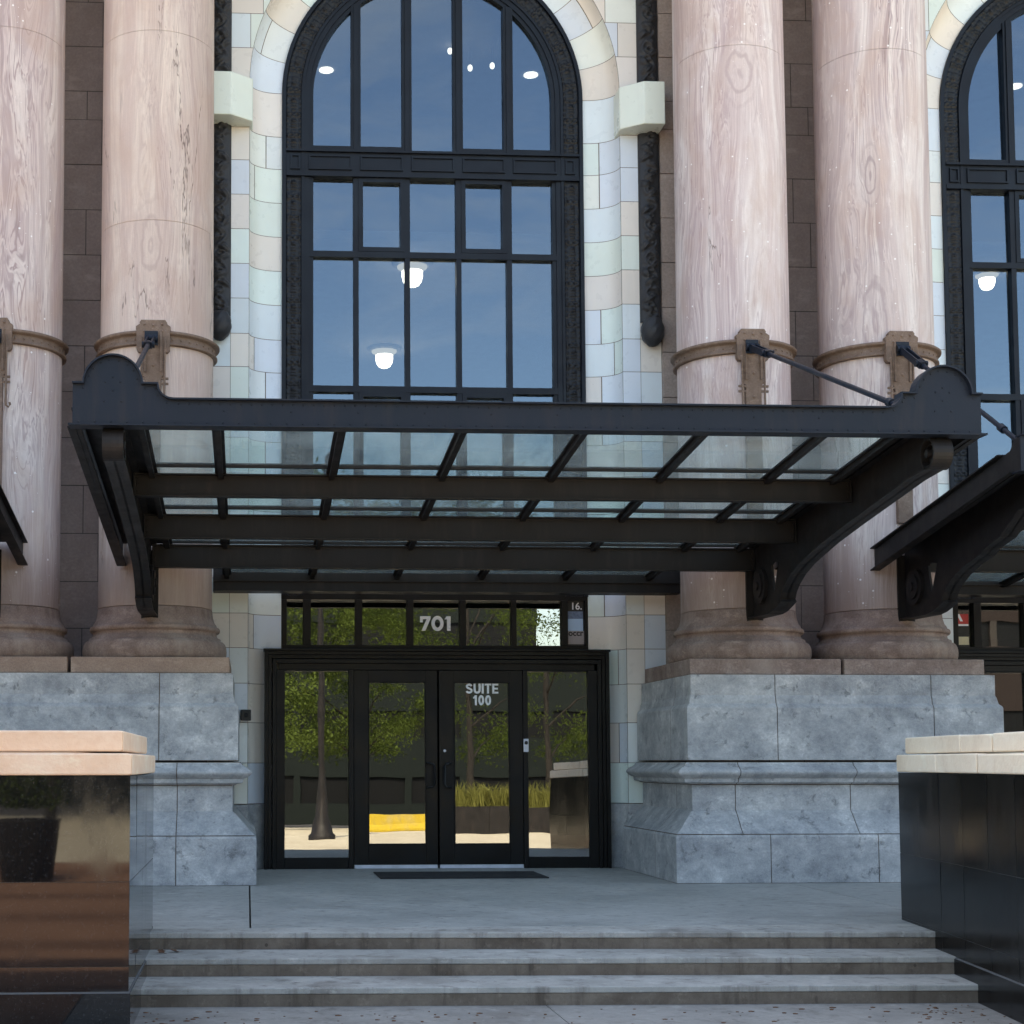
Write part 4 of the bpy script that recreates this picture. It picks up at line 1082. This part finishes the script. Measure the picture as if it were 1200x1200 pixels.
# ================================================================== THINGS: planter walls flanking the steps
def planter_wall(label, side):
    root = thing('planter_wall', label, 'planter wall', (0, 0, 0), 0, 'polished granite planter walls beside the steps')
    if side < 0: quad = [(-5.2, -9.45), (CH_L, -9.45), (CH_L, -7.0), (-5.2, -7.0)]
    else: quad = [CH_R1, (9.4, -10.6), (9.4, -6.1), CH_R0]
    core = MB()
    def inset(d):
        c = Vector((sum(p[0] for p in quad) / 4, sum(p[1] for p in quad) / 4)); out = []
        n = len(quad)
        for i in range(n):
            p0, p1, p2 = Vector(quad[i - 1]), Vector(quad[i]), Vector(quad[(i + 1) % n])
            d1, d2 = (p1 - p0).normalized(), (p2 - p1).normalized()
            n1, n2 = Vector((-d1.y, d1.x)), Vector((-d2.y, d2.x)); mm = (n1 + n2).normalized()
            q = p1 + mm * (d / mm.dot(n1)); out.append((q.x, q.y))
        return out
    core.prism(inset(.006), 'z', -.6, 1.225, 1)
    core.prism(inset(-.012), 'z', -.6, -.146, 0)
    core.prism(inset(-.004), 'z', -.1458, -.136, 1)
    # polished slabs with fine joints on each side
    rows = [-.135, .02, .555, 1.228]
    n = len(quad)
    for i in range(n):
        p, q = Vector(quad[i]), Vector(quad[(i + 1) % n]); Lg = (q - p).length; d = (q - p) / Lg; nn = Vector((d.y, -d.x))
        for a, b_ in zip(rows[:-1], rows[1:]):
            cnt = max(1, round(Lg / .56)) if i in (1, 3) else max(1, round(Lg / .90)); off = 0
            for j in range(cnt):
                u0, u1 = Lg * j / cnt + .002, Lg * (j + 1) / cnt - .002
                if j == 0: u0 = 0
                if j == cnt - 1: u1 = Lg
                P0, P1 = p + d * u0, p + d * u1; B0, B1 = P0 - nn * .02, P1 - nn * .02
                tl = rnd.uniform(-.0022, .0022)
                core.add([(P0.x, P0.y, a + .002), (P1.x, P1.y, a + .002), (P1.x + nn.x * tl, P1.y + nn.y * tl, b_ - .0012), (P0.x + nn.x * tl, P0.y + nn.y * tl, b_ - .0012)], [(0, 1, 2, 3)], 0)
    core.obj('polished_cladding', [M['polish'] if side < 0 else M['honed'], M['joint_pale']], root)
    # coping: two courses of stone blocks along every side
    cp = MB(); mat = M['cap_peach'] if side < 0 else M['cap_cream']
    for zz0, zz1, over, wd, seed in ((1.232, 1.372, .012, .55, 0), (1.384, 1.515, -.05, .42, 1)):
        o = inset(-over); inn = inset(wd)
        for i in range(n):
            p, q = Vector(o[i]), Vector(o[(i + 1) % n]); a, b_ = Vector(inn[i]), Vector(inn[(i + 1) % n])
            Lg = (q - p).length
            if side < 0: cuts = [0, 1] if i == 1 else [0, .3 + .1 * seed, .62, 1] if Lg > 3 else [0, 1]
            else: cuts = [0, .33 + .12 * seed, .62 + .05 * seed, 1]
            for c0, c1 in zip(cuts[:-1], cuts[1:]):
                e = .004
                pts = [p.lerp(q, c0 + (e if c0 > 0 else 0)), p.lerp(q, c1 - (e if c1 < 1 else 0)), a.lerp(b_, c1 - (e if c1 < 1 else .0)), a.lerp(b_, c0 + (e if c0 > 0 else 0))]
                # corner blocks keep a hair of distance at the mitre
                cx_ = sum((v.x for v in pts)) / 4; cy_ = sum((v.y for v in pts)) / 4
                pts = [(v.x + (cx_ - v.x) * .001, v.y + (cy_ - v.y) * .001) for v in pts]
                z1_ = zz1 + rnd.uniform(-.004, .004)
                cp.prism(pts, 'z', zz0, z1_)
    cp.obj('stone_coping', mat, root, bevel=.012)
    so = MB(); so.prism(inset(.56), 'z', 1.20, 1.30); so.obj('soil', M['earth'], root)
    return root
planter_wall('polished dark granite planter wall reflecting brown paving, with peach stone coping', -1)
planter_wall('polished black granite planter wall with cream stone coping at right of the steps', 1)

# ================================================================== THINGS: small fittings at the door
mb = MB(); mb.box((1.50, -1.95, .002), (3.42, -.98, .016)); mb.box((1.56, -1.89, .0165), (3.36, -1.04, .020))
tag(mb.obj('doormat', M['rubber'], None, bevel=.004), 'thin black doormat on the porch in front of the double doors', 'doormat')
t = thing('doorbell', 'small pale doorbell with black button on the post right of the doors', 'doorbell', (X0 + 1.105, -.262, 1.445))
mb = MB(); mb.box((-.032, -.022, 0), (.032, .0, .165)); mb.obj('housing', M['alu'], t, bevel=.006)
mb = MB(); mb.lathe([(.022, 0), (.022, .006), (.014, .009)], 0, 0, 20); o = mb.obj('button', M['black'], t); o.location = (0, -.0225, .115); o.rotation_euler = (PI / 2, 0, 0)
t = thing('wall_sensor', 'small black box fixed to the tiles beside the left pedestal', 'sensor', (-.02, YS - .003, 1.83))
mb = MB(); mb.box((-.07, -.10, 0), (.06, 0, .135)); mb.obj('case', M['black'], t, bevel=.01)
mb = MB(); mb.lathe([(.03, 0), (.03, .01), (.02, .012)], 0, 0, 16); o = mb.obj('lens', M['rubber'], t); o.location = (-.0, -.1005, .07); o.rotation_euler = (PI / 2, 0, 0)
# poster in the last light of the transom
t = thing('window_poster', 'narrow poster reading 16 and occr inside the transom right of the number', 'poster', (X0 + 1.805, -.012, 2.80))
def sheetp(x0, x1, z0, z1, y, mat, name, par):
    q = MB(); q.box((x0, y, z0), (x1, y + .004, z1)); return q.obj(name, mat, par)
sheetp(-.108, .108, 0, .57, .004, M['black'], 'backing', t)
sheetp(-.108, .095, .19, .345, .0, M['skyblue'], 'blue_band', t); sheetp(-.108, .095, .346, .44, .0, M['slate'], 'slate_band', t); sheetp(-.108, .108, .02, .189, .0, M['greyrose'], 'grey_band', t)
text_mesh('16.', .125, .002, (.01, -.001, .465), M['white'], t, 'lettering', .0008)
text_mesh('occr', .105, .003, (.0, -.001, .128), M['black'], t, 'lettering', .0008)
t = thing('reflection_panel', 'painted reflection, red with white slash above cream, in the right bay transom', 'painted reflection', (X0 + PER - 1.84, -.012, 2.80))  # flat panels painting in a red and cream reflection on the glass
sheetp(-.045, .115, .30, .43, .002, M['red'], 'red_panel', t); sheetp(-.045, .115, .275, .299, .002, M['white'], 'white_edge', t); sheetp(-.045, .115, .03, .135, .002, M['cream'], 'cream_patch', t)
q = MB(); q.prism([(-.04, .43), (-.005, .43), (.04, .335), (.005, .335)], 'y', -.002, .001); q.obj('white_slash', M['white'], t)

# lamps inside
def globe(x, y, label, zc=8.168, k=1.0):
    t = thing('globe_lamp', label, 'lamp', (x, y, zc), 0, 'lit globe lamps on the ceiling inside')
    a = MB(); a.lathe([(.02, -.055), (.22, -.055), (.27, -.03), (.28, 0)], 0, 0, 40); a.obj('ceiling_plate', M['ceiling'], t)
    g = MB(); g.lathe([(.21, -.056), (.205, -.075), (.17, -.10), (.146, -.125)], 0, 0, 40); g.obj('rim', M['lamp_dim'], t)
    g = MB(); g.lathe([(.144, -.126), (.144, -.20), (.128, -.265), (.095, -.315), (.05, -.338), (.003, -.345)], 0, 0, 40); g.obj('lamp_globe', M['lamp'], t)
    t.scale = (k, k, k)
globe(2.235, 1.25, 'lit globe lamp behind the bar between second and third pane, the higher one')
globe(2.235, 5.6, 'lit globe lamp with flared rim hanging lower in the second pane column')
globe(10.325, 1.25, 'lit globe lamp seen in the arched window at the right edge', k=.74)
def spot(x, y, z, label, r, squash):
    o = MB(); o.lathe([(r, 0), (r, -.012), (r * .8, -.016), (.002, -.017)], 0, 0, 24)
    ob = o.obj('downlight', M['lamp_small']); ob.location = (x, y, z); tag(ob, label, 'downlight', 'lit downlights inside the arched windows')
spot(1.115, 2.45, 11.418, 'oval downlight in the far left pane of the arched window', .105, 1)
spot(4.13, 2.45, 11.418, 'oval downlight in the far right pane of the arched window', .105, 1)
spot(11.44, 2.45, 11.418, 'oval downlight in the window cut by the right edge', .105, 1)
def bulb(x, y, z, label):
    t = thing('pendant_bulb', label, 'pendant light', (x, y, z), 0, 'small pendant bulbs in the arched window')
    a = MB(); a.ball((0, 0, 0), .036, 12, 8, squash=(1, 1, 1.3)); a.obj('bulb', M['lamp_small'], t)
    c = MB(); c.tube([(0, 0, .05), (0, 0, 11.40 - z)], .006, 6); c.obj('cord', M['black'], t)
bulb(2.82, 1.6, 11.34, 'small pendant bulb in the centre pane, highest of three')
bulb(3.105, 1.6, 11.10, 'small pendant bulb just right of the centre mullion')
bulb(3.42, 1.6, 11.14, 'small pendant bulb nearest the fourth mullion of the arched window')

# fallen leaves on the steps
def leaf(x, y, z, s, rz, label):
    m_ = MB(); pts = [(0, -1), (.35, -.55), (.75, -.5), (.5, 0), (.55, .45), (.2, .5), (0, 1), (-.2, .5), (-.55, .45), (-.5, 0), (-.75, -.5), (-.35, -.55)]
    n = len(pts); vs_ = [(a * s, b_ * s, .012 + .02 * s * 8 * abs(a) ** 1.5 * (1 + .4 * math.sin(3 * b_))) for a, b_ in pts] + [(0, 0, .006)]
    m_.add(vs_, [(i, (i + 1) % n, n) for i in range(n)])
    m_.tube([(0, -s, .012), (.1 * s, -1.6 * s, .016)], .0025, 5)
    o = m_.obj('fallen_leaf', M['leaf_dry']); o.location = (x, y, z); o.rotation_euler = (.25, -.15, rz); tag(o, label, 'leaf', 'dry leaves on the steps')
leaf(-.655, -7.50, -.128, .045, .6, 'dry brown leaf on the second step, nearest the planter wall')
leaf(-.555, -7.48, -.128, .05, 2.1, 'dry brown leaf on the second step, a little out from the planter wall')
# grit on the ground
mb = MB()
for k in range(170):
    if k < 90: x, y = rnd.uniform(-.6, 4.9), rnd.gauss(-9.0, .22)
    else: x, y = rnd.choice([rnd.gauss(-.5, .18), rnd.gauss(4.75, .2)]), rnd.uniform(-9.5, -8.68)
    if y > -8.68: continue
    s = rnd.uniform(.004, .016)
    mb.ball((x, y, -.388), s, 5, 3, 0, (rnd.uniform(.7, 2), 1, .4))
tag(mb.obj('grit', M['leaf_dry']), 'dark grit and leaf crumbs at the foot of the steps', 'grit', None, 'stuff')

# ================================================================== the street behind the camera (seen in the reflections)
def leaf_mat(name, c):
    b = NB(name); v = b.coord(); n = b.noise(v, 1.2, 4)
    col = b.mix(b.rng(n, .3, .7), tuple(x * .7 for x in c), tuple(x * 1.3 for x in c))
    d = b.n('ShaderNodeBsdfDiffuse', {'Color': col}); tr = b.n('ShaderNodeBsdfTranslucent', {'Color': col})
    mx = b.n('ShaderNodeMixShader', {0: .35, 1: d.outputs[0], 2: tr.outputs[0]}); b.t.links.new(mx.outputs[0], b.out.inputs[0]); return b.m
M['leaf'] = leaf_mat('tree_leaf', (.085, .118, .030)); M['bark'] = plain('bark', (.014, .011, .009), .9)
M['grass'] = leaf_mat('grass_blade', (.20, .20, .06))
def tree(x, y, z, h, r, label, seed):
    rr = random.Random(seed); t = thing('street_tree', label, 'tree', (x, y, z), rr.uniform(0, 6), 'trees across the street')
    tk = MB(); tk.tube([(0, 0, 0), (.05, 0, h * .25), (0, .08, h * .5), (.05, 0, h * .8)], [.17, .13, .10, .03], 10)
    cl = []
    for k in range(62):
        a = rr.uniform(0, 2 * PI); zz = rr.uniform(.24, 1.0) * h; q = r * math.sin(min(1, (1.05 - zz / h) * 1.6 + .2) * PI / 2) * rr.uniform(.35, 1)
        cl.append((q * math.cos(a), q * math.sin(a), zz))
        if k < 9: tk.tube([(0, 0, zz * .7), (q * .5 * math.cos(a), q * .5 * math.sin(a), zz * .9), cl[-1]], [.05, .035, .01], 6)
    tk.obj('trunk', M['bark'], t)
    c = MB()
    for p in cl:
        for k in range(300):
            d = Vector((rr.gauss(0, 1), rr.gauss(0, 1), rr.gauss(0, .6))) * (r * .095)
            o = Vector(p) + d; s = rr.uniform(.045, .10)
            u = Vector((rr.gauss(0, 1), rr.gauss(0, 1), rr.gauss(0, 1))).normalized(); v = u.orthogonal().normalized()
            c.add([o - u * s, o + v * s * .45, o + u * s, o - v * s * .45], [(0, 1, 2, 3)])
    c.obj('crown', M['leaf'], t, fix=False)
tree(-5.5, -43, -.40, 12.5, 4.1, 'leafy street tree standing furthest left across the street', 1)
tree(.2, -42, -.40, 13.5, 4.8, 'leafy street tree beside the tall street lamp', 2)
tree(4.7, -45, -.40, 12.5, 4.2, 'leafy street tree behind the yellow barrier', 7)
tree(9.0, -43, -.40, 13.0, 4.9, 'leafy street tree behind the grass planter', 3)
tree(15.2, -45, -.40, 10.5, 3.4, 'leafy street tree next to the white post box', 4)
t = thing('street_lamp', 'tall dark street lamp with flared base on the far pavement', 'street lamp', (2.28, -28.6, -.40))
mb = MB(); mb.lathe([(.42, 0), (.42, .12), (.35, .18), (.30, .5), (.21, .72), (.16, 1.3), (.12, 1.9), (.11, 2.0)], 0, 0, 24); mb.obj('base', M['iron_beam'], t)
mb = MB(); mb.lathe([(.11, 2.0), (.085, 6.5), (.07, 10.2)], 0, 0, 16); mb.obj('pole', M['iron_beam'], t)
mb = MB(); mb.lathe([(.08, 10.2), (.18, 10.25), (.26, 10.7), (.18, 11.1), (.03, 11.25)], 0, 0, 20); mb.obj('lantern', M['iron_beam'], t)
def planter(x, y, lab, w_):
    t = thing('grass_planter', lab, 'planter', (x, y, -.40), 0, 'steel planters of tall grass')
    a = MB()
    for k in range(4):
        x0 = -w_ / 2 + w_ * k / 4; a.box((x0 + .01, -.5, 0), (x0 + w_ / 4 - .01, .5, .95))
    a.box((-w_ / 2, -.48, .02), (w_ / 2, .48, .93)); a.obj('planter_box', M['iron_beam'], t)
    g = MB(); rr = random.Random(int(x * 10))
    for k in range(1500):
        p = Vector((rr.uniform(-w_ / 2 + .05, w_ / 2 - .05), rr.uniform(-.45, .45), .94)); h_ = rr.uniform(.4, .95); d = Vector((rr.gauss(0, .22), rr.gauss(0, .22), 0))
        q = p + d * .5 + Vector((0, 0, h_ * .7)); e = p + d * 1.6 + Vector((0, 0, h_)); s = Vector((.018, 0, 0)) if k % 2 else Vector((0, .018, 0))
        g.add([p - s, p + s, q + s * .7, q - s * .7, e], [(0, 1, 2, 3), (3, 2, 4)])
    o = g.obj('grass', M['grass'], t, fix=False)
planter(9.6, -34.8, 'long dark planter of tall yellow grass on the far pavement', 5.0)
M['yellow'] = concrete('yellow_paint', (.42, .29, .02), (.50, .36, .03), 1.5, .8, (.40, .33, .16), .6)
t = thing('barrier', 'yellow concrete barrier across the street, left of the grass planter', 'barrier', (5.75, -39.5, -.40))
mb = MB(); mb.prism([(-.30, 0), (-.30, .10), (-.17, .28), (-.12, .66), (.12, .66), (.17, .28), (.30, .10), (.30, 0)], 'x', -1.3, 1.3); mb.obj('body', M['yellow'], t, bevel=.02)
mb = MB(); mb.box((-1.25, .10, .661), (1.25, -.10, .69)); mb.obj('top_rail', M['iron_beam'], t)
t = thing('post_box', 'white street box with a red band beside the grass planter', 'box', (8.15, -24.6, -.395))
mb = MB(); mb.box((-.28, -.2, 0), (.28, .2, .95)); mb.box((-.28, -.2, 1.05), (.28, .2, 1.25)); mb.obj('body', M['white'], t, bevel=.02)
mb = MB(); mb.box((-.285, -.205, .951), (.285, .205, 1.049)); mb.obj('band', M['red'], t)
M['dark_pane'] = plain('dark_office_glass', (.0035, .004, .0045), .5, bump=0, spec=.2)
M['green_wall'] = plain('dark_green_panel', (.0055, .0095, .0082), .7, spec=.2); M['brickred'] = bricks('red_brick', (.030, .016, .013), (.04, .02, .016), (.04, .036, .032), 5)
def office(name, lab, x0, x1, y, h, wall, win):
    t = thing(name, lab, 'building', ((x0 + x1) / 2, y, -1.0)); a = (x1 - x0) / 2; nf = int(h / 3.6)
    m_ = MB(); m_.box((-a, -9, 0), (a, -.25, h)); z = 0
    for k in range(nf):
        m_.box((-a, -.25, z), (a, 0, z + 1.5)); m_.box((-a, -.25, z + 3.0), (a, 0, z + 3.6)); z += 3.6
        x = -a
        while x < a: m_.box((x, -.25, z - 2.1), (x + .4, -.002, z - .6)); x += 3.1
    m_.box((-a, -.25, z), (a, 0, h)); m_.obj('wall', wall, t)
    z = 0
    for k in range(nf):
        g = MB(); g.box((-a + .01, -.24, z + 1.501), (a - .01, -.16, z + 2.999)); g.obj('window_band', win, t); z += 3.6
    r_ = MB(); r_.box((-a - .2, -9.2, h + .001), (a + .2, .25, h + .35)); r_.obj('roof', M['iron_beam'], t)
    return t
office('office_building', 'dark green office building across the street with wide window bands', -44, 16.2, -66, 14.6, M['green_wall'], M['dark_pane'])
bt = office('brick_building', 'dark brick building across the street with a red awning', 19.6, 75, -64, 13.5, M['brickred'], M['dark_pane'])
mb = MB(); mb.prism([(0.01, 3.9), (1.6, 2.9), (1.6, 2.8), (0.01, 3.0)], 'x', -27.5, -22.5); mb.obj('awning', M['red'], bt)
# large plant pot in front of the left planter wall
def pot(x, y, lab):
    t = thing('plant_pot', lab, 'plant pot', (x, y, -.392))
    a = MB(); a.lathe([(.33, 0), (.36, .02), (.46, .85), (.48, .88), (.43, .88), (.41, .80)], 0, 0, 32); a.obj('pot', M['rubber'], t)
    rr = random.Random(5); c = MB()
    for k in range(700):
        o = Vector((rr.gauss(0, .22), rr.gauss(0, .22), 1.05 + abs(rr.gauss(0, .22)))); s = rr.uniform(.03, .07)
        u = Vector((rr.gauss(0, 1), rr.gauss(0, 1), rr.gauss(0, 1))).normalized(); v = u.orthogonal().normalized()
        c.add([o - u * s, o + v * s * .5, o + u * s, o - v * s * .5], [(0, 1, 2, 3)])
    c.obj('foliage', M['leaf'], t, fix=False)
pot(-3.1, -21.5, 'dark round pot with a shrub on the brick plaza behind the camera')
